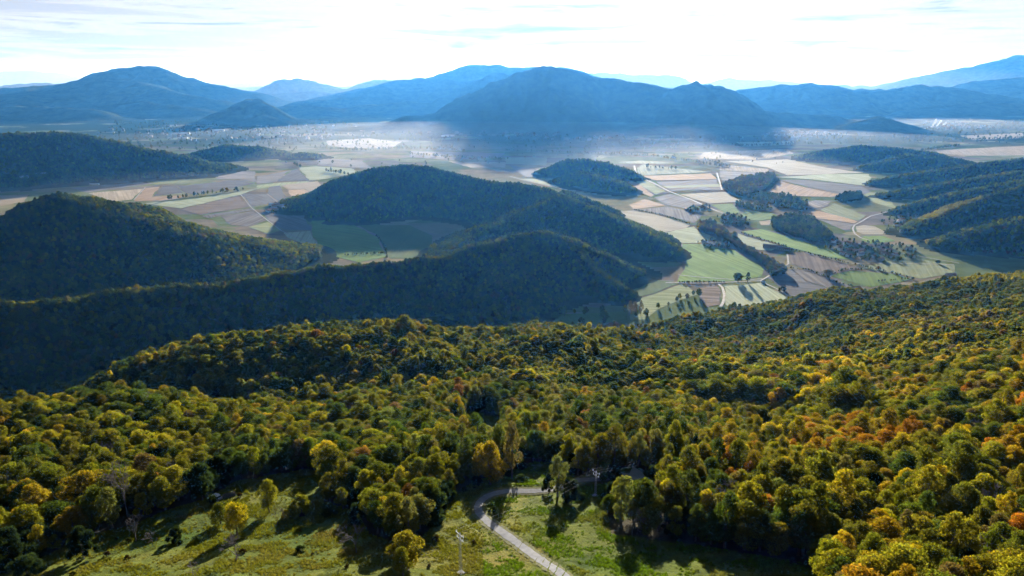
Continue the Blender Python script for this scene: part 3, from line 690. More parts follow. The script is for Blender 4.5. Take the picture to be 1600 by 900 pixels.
HAND = [  # px, py of the foot, kind, height px, width px, colour, name, label
 (371, 836, 'broad', 42, 34, 'yellow', 'bright yellow round tree standing alone in the left meadow'),
 (345, 818, 'broad', 27, 30, 'olive', 'dull olive tree close behind the bright yellow meadow tree'),
 (421, 801, 'broad', 44, 28, 'yellowgreen', 'slender yellow green tree at the top of the left meadow'),
 (353, 797, 'bush', 11, 20, 'dark', 'low dark shrub uphill of the bright yellow meadow tree'),
 (471, 803, 'bush', 27, 31, 'yellowgreen', 'bushy yellow green tree right of the slender meadow tree'),
 (446, 809, 'bush', 10, 14, 'yellow', 'small yellow shrub between two meadow trees'),
 (434, 820, 'bare', 24, 20, 'brown', 'small brown bare tree below the slender meadow tree'),
 (369, 876, 'bare', 30, 42, 'brown', 'wide bare tree below the bright yellow meadow tree'),
 (557, 864, 'bare', 44, 46, 'brown', 'large bare tree at the right end of the left meadow'),
 (557, 816, 'bush', 24, 30, 'dark', 'dark bush above the large bare meadow tree'),
 (555, 792, 'evergreen', 25, 24, 'dark', 'dark dome shaped evergreen at the right meadow edge'),
 (536, 796, 'tall', 32, 22, 'yellowgreen', 'light green tree left of the dark dome evergreen'),
 (514, 806, 'evergreen', 18, 22, 'green', 'small green evergreen at the corner of the left meadow'),
 (469, 862, 'bush', 7, 16, 'dark', 'tiny dark shrub in the middle of the left meadow'),
 (275, 847, 'evergreen', 19, 21, 'dark', 'small dark round tree alone with a long shadow'),
 (131, 874, 'evergreen', 38, 31, 'dark', 'upright dark evergreen alone low in the left meadow'),
 (20, 888, 'evergreen', 46, 46, 'dark', 'big dark evergreen in the bottom left corner'),
 (45, 906, 'evergreen', 26, 36, 'bluegreen', 'dark clipped looking evergreen at the bottom left edge'),
 (213, 846, 'bare', 30, 32, 'brown', 'bare grey tree left of the small dark round tree'),
 (239, 853, 'bare', 19, 18, 'brown', 'thin bare sapling between bare tree and dark round tree'),
 (302, 902, 'bare', 20, 30, 'brown', 'bare shrub at the bottom edge of the left meadow'),
 (176, 825, 'tall', 50, 30, 'pale', 'pale leaning tree on the upper edge of the left meadow'),
 (200, 808, 'bare', 66, 54, 'brown', 'tall bare grey tree among the yellow trees'),
 (258, 797, 'broad', 42, 40, 'yellowgreen', 'bright yellow green round tree at the meadow edge'),
 (248, 778, 'broad', 34, 26, 'orange', 'orange tree behind the bright yellow green round tree'),
 (226, 802, 'bush', 26, 24, 'yellow', 'bright yellow bush beside the bright yellow green round tree'),
 (120, 829, 'bush', 18, 16, 'yellow', 'small yellow bush at the left end of the wood edge'),
 (94, 833, 'broad', 38, 45, 'green', 'rounded green tree at the left end of the wood edge'),
 (140, 800, 'broad', 50, 52, 'gold', 'golden round topped tree left of the tall bare grey tree'),
 (317, 782, 'evergreen', 48, 46, 'bluegreen', 'large dark evergreen at the top left of the meadow'),
 (345, 758, 'evergreen', 42, 34, 'dark', 'dark evergreen behind the large dark evergreen'),
 (60, 815, 'broad', 44, 40, 'gold', 'ochre tree left of the golden round topped tree'),
 (871, 777, 'tall', 60, 36, 'pale', 'tall pale green tree beside the road bend'),
 (857, 772, 'evergreen', 30, 19, 'dark', 'narrow dark evergreen left of the tall pale roadside tree'),
 (893, 784, 'evergreen', 33, 33, 'dark', 'round dark evergreen right of the tall pale roadside tree'),
 (970, 824, 'tall', 72, 42, 'pale', 'tall light green tree at the right edge of the lower meadow'),
 (998, 790, 'evergreen', 38, 26, 'dark', 'dark evergreen behind the tall light green meadow tree'),
 (1018, 752, 'evergreen', 22, 23, 'bluegreen', 'round dark evergreen right of the grey lane surface'),
 (958, 752, 'evergreen', 25, 24, 'dark', 'round dark evergreen left of the grey lane surface'),
 (941, 756, 'tall', 32, 20, 'green', 'slim green tree beside the roadside power pole'),
 (766, 757, 'broad', 63, 48, 'gold', 'large golden tree above the road bend'),
 (710, 758, 'tall', 48, 28, 'yellowgreen', 'yellow green tree left of the large golden tree'),
 (800, 748, 'tall', 84, 30, 'brown', 'very tall thin brownish tree right of the large golden tree'),
 (745, 760, 'evergreen', 15, 18, 'dark', 'small dark shrub below the large golden tree'),
 (684, 767, 'tall', 56, 30, 'yellowgreen', 'tall yellow green tree at the edge of the central wood'),
 (640, 800, 'tall', 40, 30, 'rust', 'rusty thin leaved tree at the foot of the central wood'),
 (1397, 897, 'broad', 42, 40, 'gold', 'orange gold tree at the bottom right edge'),
 (815, 752, 'bush', 9, 22, 'bluegreen', 'low dark bush above the road'),
 (770, 800, 'bush', 6, 12, 'dark', 'tiny dark bush inside the road bend'),
]
def place_hand():
    boxes = []
    for i, (px, py, kind, hp, wp, col, label) in enumerate(HAND):
        x, y, z = hit(px, py)
        d = math.sqrt(x * x + y * y + (H - z) ** 2); dep = -math.atan2(z - H, y)
        h = hp * d / FPX / math.cos(dep) * 0.98; w0 = wp * d / FPX
        nat = {'broad': 7.0, 'tall': 4.8, 'evergreen': 9.2, 'bush': 12.0, 'bare': 9.0}[kind]
        c = np.array(PAL[col]) * (0.9 + 0.2 * random.random())
        nm = {'broad': 'broadleaf_tree', 'tall': 'slender_tree', 'evergreen': 'evergreen_tree', 'bush': 'bush', 'bare': 'bare_tree'}[kind]
        tree(nm, kind, i, (x, y, z - 0.05), h, w0 / nat * 10, c, i * 1.7, label, cat='bush' if kind == 'bush' else 'tree')
        boxes.append((x, y, w0 * 0.5))
    return boxes
HB = place_hand()
def region_phrase(px, py):
    col = ['far left', 'left', 'left of centre', 'centre', 'right of centre', 'right', 'far right'][int(min(6, max(0, px / 1600 * 7)))]
    if py > 860: row = 'at the bottom edge'
    elif py > 800: row = 'above the bottom edge'
    elif py > 750: row = 'low in the near wood'
    elif py > 700: row = 'high in the near wood'
    else: row = 'deep in the near wood'
    return f'{row}, {col}'
CN = {'green': 'mid green', 'olive': 'olive green', 'yellowgreen': 'yellow green', 'yellow': 'bright yellow', 'gold': 'ochre gold', 'orange': 'orange', 'rust': 'rusty red', 'dark': 'dark', 'bluegreen': 'dull blue green', 'brown': 'brownish', 'pale': 'pale green'}
def place_near():
    free = np.ones(len(NF['X']), bool)
    for x, y, r in HB: free &= np.hypot(NF['X'] - x, NF['Y'] - y) > r + 1.2
    vis = free & (NF['px'] > -15) & (NF['px'] < 1615) & (NF['py'] < 925)
    o = np.argsort(np.where(vis, NF['dep'], 1e9))[:300 - sum(1 for h in HAND if h[2] != 'bush')]
    single = np.zeros(len(free), bool); single[o] = True
    ORD = ['leftmost', 'second', 'third', 'fourth', 'fifth', 'sixth', 'seventh', 'eighth', 'ninth', 'tenth', 'eleventh', 'twelfth', 'thirteenth', 'fourteenth', 'fifteenth', 'sixteenth', 'seventeenth', 'eighteenth', 'nineteenth', 'twentieth', 'twenty first', 'twenty second', 'twenty third', 'twenty fourth', 'twenty fifth', 'twenty sixth', 'twenty seventh', 'twenty eighth']
    SH = ['broad tree'] * 3 + ['slender tree'] * 3 + ['evergreen'] * 2 + ['bare tree']; fam = {}
    for i in o: fam.setdefault(f"{CN[PN[NF['ci'][i]]] if NF['var'][i] != 8 else 'grey'} {SH[NF['var'][i]]}|{region_phrase(NF['px'][i], NF['py'][i])}", []).append(i)
    names = {}
    for k, ids in fam.items():
        a, b = k.split('|'); ids = sorted(ids, key=lambda j: NF['px'][j])
        for q, j in enumerate(ids):
            names[j] = f'{a} {b}' if len(ids) == 1 else f'rightmost {a} {b}' if q == len(ids) - 1 else f'leftmost {a} {b}' if q == 0 else f'{ORD[min(q, 27)]} from left {a} {b}'
    for i in o:
        v = NF['var'][i]; kind = 'broad' if v < 3 else 'tall' if v < 6 else 'evergreen' if v < 8 else 'bare'
        nm = {'broad': 'broadleaf_tree', 'tall': 'slender_tree', 'evergreen': 'evergreen_tree', 'bare': 'bare_tree'}[kind]
        tree(nm, kind, int(v), (NF['X'][i], NF['Y'][i], NF['Z'][i] - 0.1), NF['ht'][i], NF['wid'][i], NF['tint'][i], NF['rot'][i],
             names[i])
    rest = free & ~single
    def put(mask, coll, name, label):
        P3 = np.stack([NF['X'], NF['Y'], NF['Z'] - 0.1], -1)[mask]
        s = np.stack([NF['wid'], NF['wid'], NF['ht']], -1)[mask] / 10
        forest_object(name, coll, P3, s, NF['rot'][mask], NF['var'][mask], np.c_[NF['tint'][mask], np.ones(mask.sum())], label, 'forest')
    d = NF['dep']
    put(rest & (d < 470), protos_near, 'forest', 'autumn forest of green, ochre and orange crowns on the near hillside')
    put(rest & (d >= 470), protos_mid, 'forest', 'olive green forest over the brow of the near hillside')
    print('near forest', len(free), 'single', len(o))
place_near()

# ---------------------------------------------------------------- woods on the hills beyond
def hill_wood(regions, box, step, coll, W, hmean, label, zmin=3.0, name='wood', bright=1.0, special=None):
    X, Y = grid_points(*box, step); Z, R = land(X, Y)
    ids = [REGIONS.index(r) for r in regions]; px, py, dep = proj(X, Y, Z)
    k = np.isin(R, ids) & (Z > zmin + 5 * (fbm(X, Y, 60, 3, 77) - 0.5)) & (px > -160) & (px < 1760)
    X, Y, Z, px, py = [a[k] for a in (X, Y, Z, px, py)]; n = len(X)
    ci = pick_colors(X, Y, lambda x, y: np.repeat(W[None], len(x), 0), n)
    tint = PC[ci] * rng.uniform(0.82, 1.2, (n, 1)) * bright * 1.35
    tint = tint * (0.62 + 0.8 * fbm(X, Y, 170, 3, 88))[:, None]
    if special is not None: tint = special(px, py, tint)
    ht = rng.normal(hmean, hmean * 0.24, n).clip(hmean * .5, hmean * 1.5); wid = np.maximum(ht, step * 1.12) * rng.uniform(0.9, 1.15, n)
    forest_object(name, coll, np.stack([X, Y, Z - 0.2], -1), np.stack([wid, wid, ht], -1) / 10, rng.uniform(0, 6.28, n),
                  np.where(rng.random(n) < 0.3, rng.integers(6, 8, n), rng.integers(0, 3, n)), np.c_[tint, np.ones(n)], label, 'wood')
    print(label, n)
W_OAK = Wt(green=.4, olive=.25, dark=.15, bluegreen=.12, brown=.06, yellowgreen=.03)
W_MIX = Wt(green=.3, olive=.3, dark=.08, bluegreen=.08, brown=.06, yellowgreen=.08, rust=.004, gold=.012)
hill_wood(['ridge'], (-900, 620, 560, 1640), 5.4, protos_mid, W_MIX, 7.6, 'dark shaded wood covering the ridge behind the near hillside')
hill_wood(['left_hill'], (-1350, 0, 900, 1900), 6.0, protos_mid, W_MIX, 8, 'sunlit crowned wood covering the rounded hill at left', bright=1.1)
hill_wood(['middle_hill'], (-900, 620, 1400, 2750), 7.0, protos_far, W_OAK, 8.5, 'deep green wood covering the long hill in the valley centre')
def yellow_patch(px, py, t):
    m = in_poly(px, py, [(1440, 345), (1470, 325), (1515, 312), (1545, 310), (1540, 322), (1500, 335), (1460, 348)])
    t = t.copy(); t[m] = np.array([0.22, 0.19, 0.03]) * rng.uniform(0.8, 1.2, (m.sum(), 1))
    m = (py > 395) & (px > 1450) & (rng.random(len(px)) < 0.22); t[m] = np.array([0.16, 0.05, 0.035]); return t
hill_wood(['right_hill'], (900, 3200, 1400, 4000), 8.5, protos_far, W_MIX, 9.5, 'wood of rounded crowns covering the folded hills at right', special=yellow_patch)
hill_wood(['dark_hill', 'small_hill'], (-3000, -700, 2300, 4100), 12, protos_far, W_OAK, 11, 'dark wood covering the shaded hills far left')
hill_wood(['knoll'], (40, 800, 2200, 3300), 9, protos_far, W_MIX, 10, 'wood of brown and green crowns on the knoll amid the fields')

# ---------------------------------------------------------------- fields, lanes and hedges of the valley
def mat_field(name, lo, hi, rows=0.25):
    m, nt, out = mat_base(name); p = geo_pos(nt)
    oi = nt.nodes.new('ShaderNodeObjectInfo')
    an = nt.nodes.new('ShaderNodeMath'); an.operation = 'MULTIPLY'; an.inputs[1].default_value = 3.14; nt.links.new(oi.outputs['Random'], an.inputs[0])
    vr = nt.nodes.new('ShaderNodeVectorRotate'); vr.rotation_type = 'Z_AXIS'; nt.links.new(p, vr.inputs['Vector']); nt.links.new(an.outputs[0], vr.inputs['Angle'])
    mp = nt.nodes.new('ShaderNodeMapping'); mp.inputs['Scale'].default_value = (0.16, 0.004, 0.0); nt.links.new(vr.outputs[0], mp.inputs['Vector'])
    st = noise_node(nt, mp.outputs[0], 1.0, 3, 0.6); bl = noise_node(nt, p, 0.012, 6, 0.62, 0.4); fi = noise_node(nt, p, 0.35, 4, 0.7)
    c = ramp(nt, bl, [(0.3, lo), (0.7, hi)])
    c = mixc(nt, rows * 2.2, c, ramp(nt, st, [(0.35, (0.55, 0.55, 0.55)), (0.65, (1.3, 1.28, 1.25))]), 'MULTIPLY')
    c = mixc(nt, 0.5, c, ramp(nt, fi, [(0.3, (0.7, 0.7, 0.7)), (0.7, (1.25, 1.25, 1.25))]), 'MULTIPLY')
    rv = nt.nodes.new('ShaderNodeMapRange'); rv.inputs['To Min'].default_value = 0.82; rv.inputs['To Max'].default_value = 1.18
    nt.links.new(oi.outputs['Random'], rv.inputs['Value'])
    c = mixc(nt, 1.0, c, rv.outputs[0], 'MULTIPLY')
    pbsdf(nt, out, c, 1.0, fi, 0.3, 0.02); return m
FM = {'green': mat_field('field_green', (0.12, 0.20, 0.04), (0.19, 0.27, 0.07)), 'pale': mat_field('field_pale', (0.22, 0.26, 0.11), (0.31, 0.33, 0.17)),
      'white': mat_field('field_frosted', (0.28, 0.32, 0.19), (0.38, 0.40, 0.26)), 'brown': mat_field('field_ploughed', (0.15, 0.115, 0.085), (0.23, 0.175, 0.13), 0.4),
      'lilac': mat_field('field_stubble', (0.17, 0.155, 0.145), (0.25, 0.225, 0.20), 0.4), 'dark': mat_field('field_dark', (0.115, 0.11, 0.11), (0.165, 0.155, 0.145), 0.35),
      'tan': mat_field('field_straw', (0.34, 0.27, 0.18), (0.44, 0.36, 0.25)), 'orange': mat_field('field_orange', (0.40, 0.27, 0.15), (0.48, 0.34, 0.21)),
      'beige': mat_field('field_beige', (0.32, 0.29, 0.21), (0.42, 0.37, 0.27)), 'meadow': mat_field('field_meadow', (0.09, 0.14, 0.035), (0.15, 0.19, 0.06), 0.1)}
FIELDS = [
 ('green', [(1066,381),(1092,381),(1148,391),(1194,420),(1190,432),(1140,440),(1058,441),(1072,412)]), ('pale', [(1002,466),(1068,443),(1090,460),(1055,472),(1027,484),(1008,500),(985,500),(980,482)]),
 ('white', [(1132,447),(1188,442),(1238,468),(1200,476),(1150,482),(1134,477)]), ('brown', [(1092,450),(1120,446),(1127,456),(1125,476),(1105,480),(1095,470)]),
 ('dark', [(1198,433),(1235,421),(1258,440),(1312,457),(1300,465),(1250,470),(1230,461)]), ('lilac', [(1238,421),(1262,423),(1312,440),(1334,450),(1318,457),(1262,440)]),  # the dark plot's tone takes in shadow as well as ploughed soil
 ('brown', [(1232,395),(1258,394),(1330,415),(1345,420),(1297,430),(1262,421),(1236,412)]), ('green', [(1298,432),(1320,422),(1395,428),(1425,436),(1360,449)]),
 ('pale', [(1345,420),(1400,405),(1420,402),(1492,415),(1492,426),(1440,436),(1397,427)]), ('white', [(1153,365),(1221,385),(1205,392),(1180,390),(1153,377)]),
 ('green', [(1158,362),(1190,358),(1240,372),(1290,388),(1330,406),(1300,403),(1224,384)]), ('white', [(1034,365),(1084,354),(1092,362),(1120,373),(1090,380),(1066,380)]),
 ('beige', [(953,332),(990,329),(1030,337),(1079,352),(1069,358),(1032,364),(1005,351)]), ('lilac', [(994,328),(1041,323),(1068,328),(1095,339),(1085,349),(1034,335)]),
 ('orange', [(983,320),(1007,311),(1040,321),(990,327)]), ('lilac', [(1022,309),(1048,303),(1102,319),(1069,325),(1044,321)]), ('beige', [(1062,304),(1133,300),(1161,315),(1110,318)]),
 ('green', [(1110,320),(1144,318),(1156,334),(1134,334)]), ('green', [(1157,336),(1166,330),(1202,331),(1219,341),(1184,345),(1169,343)]), ('tan', [(1186,346),(1208,344),(1202,352),(1189,352)]),
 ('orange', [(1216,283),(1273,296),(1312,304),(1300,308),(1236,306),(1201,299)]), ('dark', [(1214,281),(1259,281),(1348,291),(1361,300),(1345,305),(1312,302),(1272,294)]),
 ('white', [(1216,277),(1292,272),(1358,272),(1364,289),(1350,290),(1264,280)]), ('pale', [(1282,329),(1304,318),(1353,337),(1341,345),(1302,337)]), ('orange', [(1266,331),(1280,330),(1340,346),(1335,349),(1275,341)]),
 ('lilac', [(1277,343),(1334,351),(1328,360),(1319,360),(1300,352)]), ('beige', [(1337,354),(1350,352),(1367,354),(1382,362),(1379,367),(1350,367),(1339,362)]), ('green', [(1345,375),(1350,369),(1381,369),(1399,377),(1360,381)]),
 ('lilac', [(1247,321),(1274,313),(1298,315),(1292,322),(1255,329)]), ('pale', [(1345,307),(1361,301),(1384,307),(1401,326),(1367,317)]), ('orange', [(1002,275),(1110,271),(1120,280),(1025,282)]),
 ('lilac', [(1025,284),(1120,281),(1123,288),(1036,291)]), ('white', [(1036,291),(1123,288),(1125,292),(1042,294)]), ('lilac', [(1042,294),(1125,292),(1127,297),(1078,297),(1050,299)]),
 ('orange', [(975,280),(993,285),(1022,305),(1017,308),(990,296)]), ('pale', [(993,278),(1003,279),(1040,299),(1025,304),(995,285)]), ('white', [(1005,257),(1112,269),(1000,274),(995,262)]),
 ('tan', [(1125,257),(1200,264),(1204,270),(1125,266)]), ('lilac', [(1125,267),(1204,271),(1172,282),(1127,282)]), ('white', [(962,254),(1000,251),(1062,255),(1005,256)]), ('white', [(790,246),(855,246),(853,259),(790,256)]),
 ('lilac', [(795,258),(832,264),(862,275),(822,277)]), ('tan', [(835,263),(853,261),(857,272),(846,270)]), ('white', [(815,280),(867,279),(882,294),(860,290)]), ('lilac', [(510,220),(575,216),(627,222),(612,232),(540,231),(512,227)]),
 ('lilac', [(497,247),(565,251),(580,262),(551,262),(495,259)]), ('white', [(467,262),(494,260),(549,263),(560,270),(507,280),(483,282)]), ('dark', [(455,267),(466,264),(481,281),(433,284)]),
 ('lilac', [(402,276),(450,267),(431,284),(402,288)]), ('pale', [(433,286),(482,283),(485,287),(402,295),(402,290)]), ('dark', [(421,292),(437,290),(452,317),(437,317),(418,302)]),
 ('orange', [(451,297),(475,296),(492,306),(472,320),(456,315)]), ('tan', [(439,290),(497,283),(505,292),(492,305),(477,295),(450,296)]), ('tan', [(-30,307),(45,304),(38,315),(-30,328)]),
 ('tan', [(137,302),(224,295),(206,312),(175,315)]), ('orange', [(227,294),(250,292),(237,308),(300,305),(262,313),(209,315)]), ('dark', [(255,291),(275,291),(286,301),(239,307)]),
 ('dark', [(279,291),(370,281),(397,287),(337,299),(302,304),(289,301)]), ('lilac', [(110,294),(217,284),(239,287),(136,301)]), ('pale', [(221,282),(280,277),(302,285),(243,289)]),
 ('lilac', [(345,267),(399,268),(399,285),(371,280),(338,280)]), ('white', [(225,318),(275,313),(308,310),(400,296),(374,305),(282,326)]), ('brown', [(283,328),(372,307),(391,323),(313,336)]),
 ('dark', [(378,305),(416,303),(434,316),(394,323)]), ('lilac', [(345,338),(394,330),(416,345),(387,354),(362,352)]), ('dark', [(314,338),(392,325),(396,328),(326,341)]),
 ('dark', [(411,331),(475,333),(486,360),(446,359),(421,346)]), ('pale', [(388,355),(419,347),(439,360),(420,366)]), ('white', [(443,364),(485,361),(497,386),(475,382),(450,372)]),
 ('green', [(488,333),(540,346),(589,370),(604,402),(560,410),(500,395),(487,361)]), ('meadow', [(546,345),(600,352),(640,352),(675,368),(672,392),(640,405),(609,404),(592,370)]),
 ('meadow', [(1066,442),(1000,464),(930,470),(880,478),(840,470),(900,455),(1010,436)]), ('meadow', [(700,520),(790,500),(860,492),(980,486),(980,500),(900,512),(860,520),(760,530)]),
 ('tan', [(1440,236),(1600,228),(1640,236),(1640,243),(1500,243)]), ('tan', [(1100,238),(1230,233),(1240,240),(1180,250),(1090,248)]), ('lilac', [(640,236),(790,240),(780,246),(700,250),(640,246)]), ('tan', [(700,252),(790,254),(790,262),(735,262)]),
 ('beige', [(1133,252),(1230,249),(1290,262),(1350,270),(1230,274),(1200,262)]), ('white', [(1150,222),(1240,221),(1240,226),(1160,229)]), ('pale', [(900,240),(950,243),(940,248),(880,247)]), ('tan', [(1500,212),(1640,206),(1640,214),(1520,219)]),
]
def build_fields():
    for i, (k, poly) in enumerate(FIELDS):
        pts = [G(*p) for p in poly]
        # slightly uneven edges, densified
        out = []
        for a, b in zip(pts, pts[1:] + pts[:1]):
            L = math.hypot(b[0] - a[0], b[1] - a[1]); n = max(1, int(L / 40))
            for j in range(n):
                t = j / n; s = 4.0 if j else 0
                out.append((a[0] + (b[0] - a[0]) * t + random.uniform(-s, s), a[1] + (b[1] - a[1]) * t + random.uniform(-s, s)))
        z = 0.35 + 0.05 * (i % 7)
        cx = sum(p[0] for p in out) / len(out); cy = sum(p[1] for p in out) / len(out)
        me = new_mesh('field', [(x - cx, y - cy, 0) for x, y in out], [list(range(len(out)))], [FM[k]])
        if me.polygons[0].normal.z < 0: me.flip_normals()
        tag(link('field', me, loc=(cx, cy, z)), kind='structure')
build_fields()

def ribbon(name, pts, width, mat, z=None, kind='structure', off=0.0, label=None, step=None):
    pts = np.array(pts, float)
    if step:
        # resample on a smooth curve
        d = np.r_[0, np.cumsum(np.hypot(*np.diff(pts[:, :2], axis=0).T))]; t = np.arange(0, d[-1], step)
        pts = np.stack([np.interp(t, d, pts[:, k]) for k in range(pts.shape[1])], -1)
    t = np.gradient(pts[:, :2], axis=0); t /= np.linalg.norm(t, axis=1)[:, None]; nrm = np.stack([-t[:, 1], t[:, 0]], -1)
    w = width * (1 + 0.06 * rng.normal(0, 1, len(pts)))[:, None] / 2
    Lp = pts[:, :2] + nrm * w; Rp = pts[:, :2] - nrm * w
    zz = (pts[:, 2] if z is None else np.full(len(pts), z)) + off
    V = np.r_[np.c_[Rp, zz], np.c_[Lp, zz]]; n = len(pts)
    F = np.array([[i, i + 1, n + i + 1, n + i] for i in range(n - 1)])
    return tag(link(name, new_mesh(name, V, F, [mat], smooth=True)), label, kind=kind)
M_LANE = mat_simple('pale_gravel', (0.33, 0.30, 0.255), 0.9, 0.2)
LANES = [([(991,259),(993,268),(1000,277),(1025,288),(1045,299),(1082,313),(1100,321),(1113,327),(1133,335),(1156,336)], 9), ([(1040,442),(1100,443),(1143,441),(1190,439),(1200,432),(1232,413),(1230,395)], 5),
         ([(1122,444),(1129,450),(1132,461),(1129,477),(1120,484)], 7), ([(1188,440),(1215,452),(1240,468),(1255,472)], 4), ([(1335,352),(1332,358),(1336,366),(1345,372),(1360,376)], 6), ([(1335,352),(1345,347),(1360,338),(1400,328)], 6),
         ([(376,304),(392,324),(412,340),(440,361),(480,378),(505,394),(530,398)], 4), ([(417,303),(436,318),(470,322)], 4), ([(402,295),(300,308),(225,317)], 7), ([(227,293),(208,314)], 5), ([(797,276),(815,281),(860,291),(885,297),(925,300)], 7),
         ([(1060,430),(1100,434),(1160,438),(1192,436)], 4), ([(1120,270),(1124,283),(1128,297)], 8), ([(1330,412),(1400,412),(1492,414)], 4), ([(1240,372),(1330,384),(1420,398),(1500,412)], 4), ([(505,280),(480,284),(437,290)], 5)]
for i, (l, w) in enumerate(LANES):
    ribbon('lane', [G(*p) for p in l], w * 0.72, M_LANE, z=0.78 + 0.01 * i, step=25)

# groups of trees in the valley
def scatter_valley(name, label, polys, step, W, hmean, coll=None, prob=1.0, tallp=0.15, cat='grove', lines=(), lstep=7.0):
    X = []; Y = []
    for poly in polys:
        g = [G(*p) for p in poly]; gx = [p[0] for p in g]; gy = [p[1] for p in g]
        x, y = grid_points(min(gx), max(gx), min(gy), max(gy), step); m = in_poly(x, y, g) & (rng.random(len(x)) < prob); X.append(x[m]); Y.append(y[m])
    for ln in lines:
        g = np.array([G(*p) for p in ln]); d = np.r_[0, np.cumsum(np.hypot(*np.diff(g, axis=0).T))]
        t = np.arange(0, d[-1], lstep) ; t = t + rng.uniform(-.4, .4, len(t)) * lstep; t = t[rng.random(len(t)) < prob]
        X.append(np.interp(t, d, g[:, 0]) + rng.normal(0, lstep * .2, len(t))); Y.append(np.interp(t, d, g[:, 1]) + rng.normal(0, lstep * .25, len(t)))
    X = np.concatenate(X); Y = np.concatenate(Y); Z, R = land(X, Y); m = R == 0; X, Y, Z = X[m], Y[m], Z[m]; n = len(X)
    if n == 0: return
    ci = pick_colors(X, Y, lambda x, y: np.repeat(W[None], len(x), 0), n); tint = PC[ci] * rng.uniform(0.75, 1.25, (n, 1))
    ht = rng.normal(hmean, hmean * .22, n).clip(hmean * .5, hmean * 1.6); wid = ht * rng.uniform(.8, 1.2, n)
    var = np.where(rng.random(n) < tallp, rng.integers(3, 6, n), np.where(rng.random(n) < .2, rng.integers(6, 8, n), rng.integers(0, 3, n)))
    forest_object(name, coll or protos_mid, np.stack([X, Y, Z - 0.2], -1), np.stack([wid, wid, ht], -1) / 10, rng.uniform(0, 6.28, n), var, np.c_[tint, np.ones(n)], label, cat)
    print(label, n)
W_AUT = Wt(brown=.5, rust=.15, olive=.2, gold=.1, green=.05); W_GRN = Wt(green=.4, bluegreen=.2, olive=.25, brown=.15); W_VIL = Wt(green=.3, dark=.2, bluegreen=.3, olive=.15, brown=.05)
scatter_valley('tree_belt', 'winding belt of brown autumn trees between the green fields', [[(1088,350),(1112,350),(1132,360),(1152,376),(1165,391),(1190,401),(1215,416),(1228,428),(1205,434),(1195,418),(1175,402),(1150,387),(1120,369),(1092,361)]], 9, W_AUT, 13, cat='trees')
scatter_valley('grove', 'dense green grove beside the village in the valley', [[(1205,347),(1238,336),(1268,342),(1288,358),(1302,374),(1270,379),(1232,367),(1205,356)]], 9, W_GRN, 13)
scatter_valley('grove', 'brown copse right of the striped fields', [[(1127,290),(1160,278),(1208,272),(1214,283),(1190,299),(1160,309),(1135,301)]], 11, W_AUT, 14, protos_far)
scatter_valley('grove', 'ragged green trees between the orange field and the village', [[(1195,303),(1240,307),(1262,318),(1262,330),(1215,326),(1200,316)], [(1146,318),(1200,322),(1205,329),(1150,326)], [(1165,309),(1195,300),(1205,312),(1180,318)]], 12, W_GRN, 12, protos_far, 0.75)
scatter_valley('grove', 'small dark copse below the lilac field', [[(1303,312),(1330,303),(1346,303),(1348,314),(1320,318)]], 10, Wt(dark=.6, bluegreen=.4), 14, protos_far)
scatter_valley('garden_trees', 'dark garden trees among the village houses', [[(1270,378),(1300,372),(1420,385),(1440,400),(1410,410),(1340,408),(1300,395),(1275,390)], [(1375,345),(1430,325),(1445,345),(1420,372),(1385,365)]], 17, W_VIL, 9, None, 0.55, cat='trees')
scatter_valley('garden_trees', 'trees around the hamlet beside the brown tree belt', [[(1118,338),(1150,334),(1172,345),(1168,358),(1130,352)], [(1066,326),(1108,322),(1112,331),(1070,332)], [(1088,379),(1120,376),(1148,386),(1140,391),(1095,386)]], 13, W_VIL, 9, None, 0.6, cat='trees')
scatter_valley('farm_trees', 'dark trees around the farm beside the middle hill', [[(405,328),(470,320),(480,330),(430,336)]], 14, W_VIL, 8, None, 0.4, cat='trees')
scatter_valley('stream_trees', 'scattered trees along the shaded stream below the ridge', [], 9, Wt(olive=.4, green=.3, yellowgreen=.1, brown=.2), 11, None, 0.75, cat='trees', lines=[[(830,505),(870,492),(910,490),(950,492),(990,486),(1010,494)], [(990,497),(1030,482),(1060,470),(1092,460)], [(880,512),(940,508),(1000,510)]], lstep=15)
scatter_valley('hedge', 'dark hedges along the field edges of the valley', [], 9, W_VIL, 4.5, None, 0.85, 0.0, 'hedge', [[(1153,363),(1222,384),(1240,391),(1330,413),(1400,428),(1425,436)], [(1235,419),(1262,422),(1285,431),(1310,443),(1335,448)], [(1298,430),(1320,421),(1350,422)], [(990,328),(1034,336),(1079,351)], [(589,369),(601,385),(606,404)], [(540,399),(600,396)], [(1058,442),(1140,441)], [(1370,440),(1430,436)]], 5)
scatter_valley('tree_line', 'hazy tree lines across the far fields', [], 12, W_GRN, 15, protos_far, 0.8, cat='trees', lines=[[(505,233),(560,236),(620,233),(690,234),(730,238)], [(640,242),(700,246),(790,250)], [(790,236),(900,240),(960,242)], [(955,240),(1030,246),(1080,253),(1130,262)], [(1010,262),(1060,265)], [(1100,250),(1140,262)], [(470,262),(460,258)], [(510,268),(545,274)], [(262,312),(300,307),(380,297)], [(285,280),(320,276),(338,270)], [(1150,229),(1240,226)], [(1420,222),(1600,216)], [(1440,236),(1500,228)], [(1520,205),(1600,199)]], lstep=12)
scatter_valley('far_trees', 'countless tiny trees over the far plain', [[(120,230),(180,190),(480,185),(600,200),(760,206),(980,215),(1130,215),(1400,208),(1640,186),(1640,225),(1300,226),(1000,236),(640,232),(430,240)]], 52, W_GRN, 15, protos_far, 0.32, cat='trees')
scatter_valley('field_trees', 'scattered single trees dotted over the misty fields', [[(420,250),(800,240),(1230,235),(1240,262),(1120,262),(960,246),(800,258),(560,262),(430,272)]], 70, W_GRN, 11, protos_far, 0.22, cat='trees')

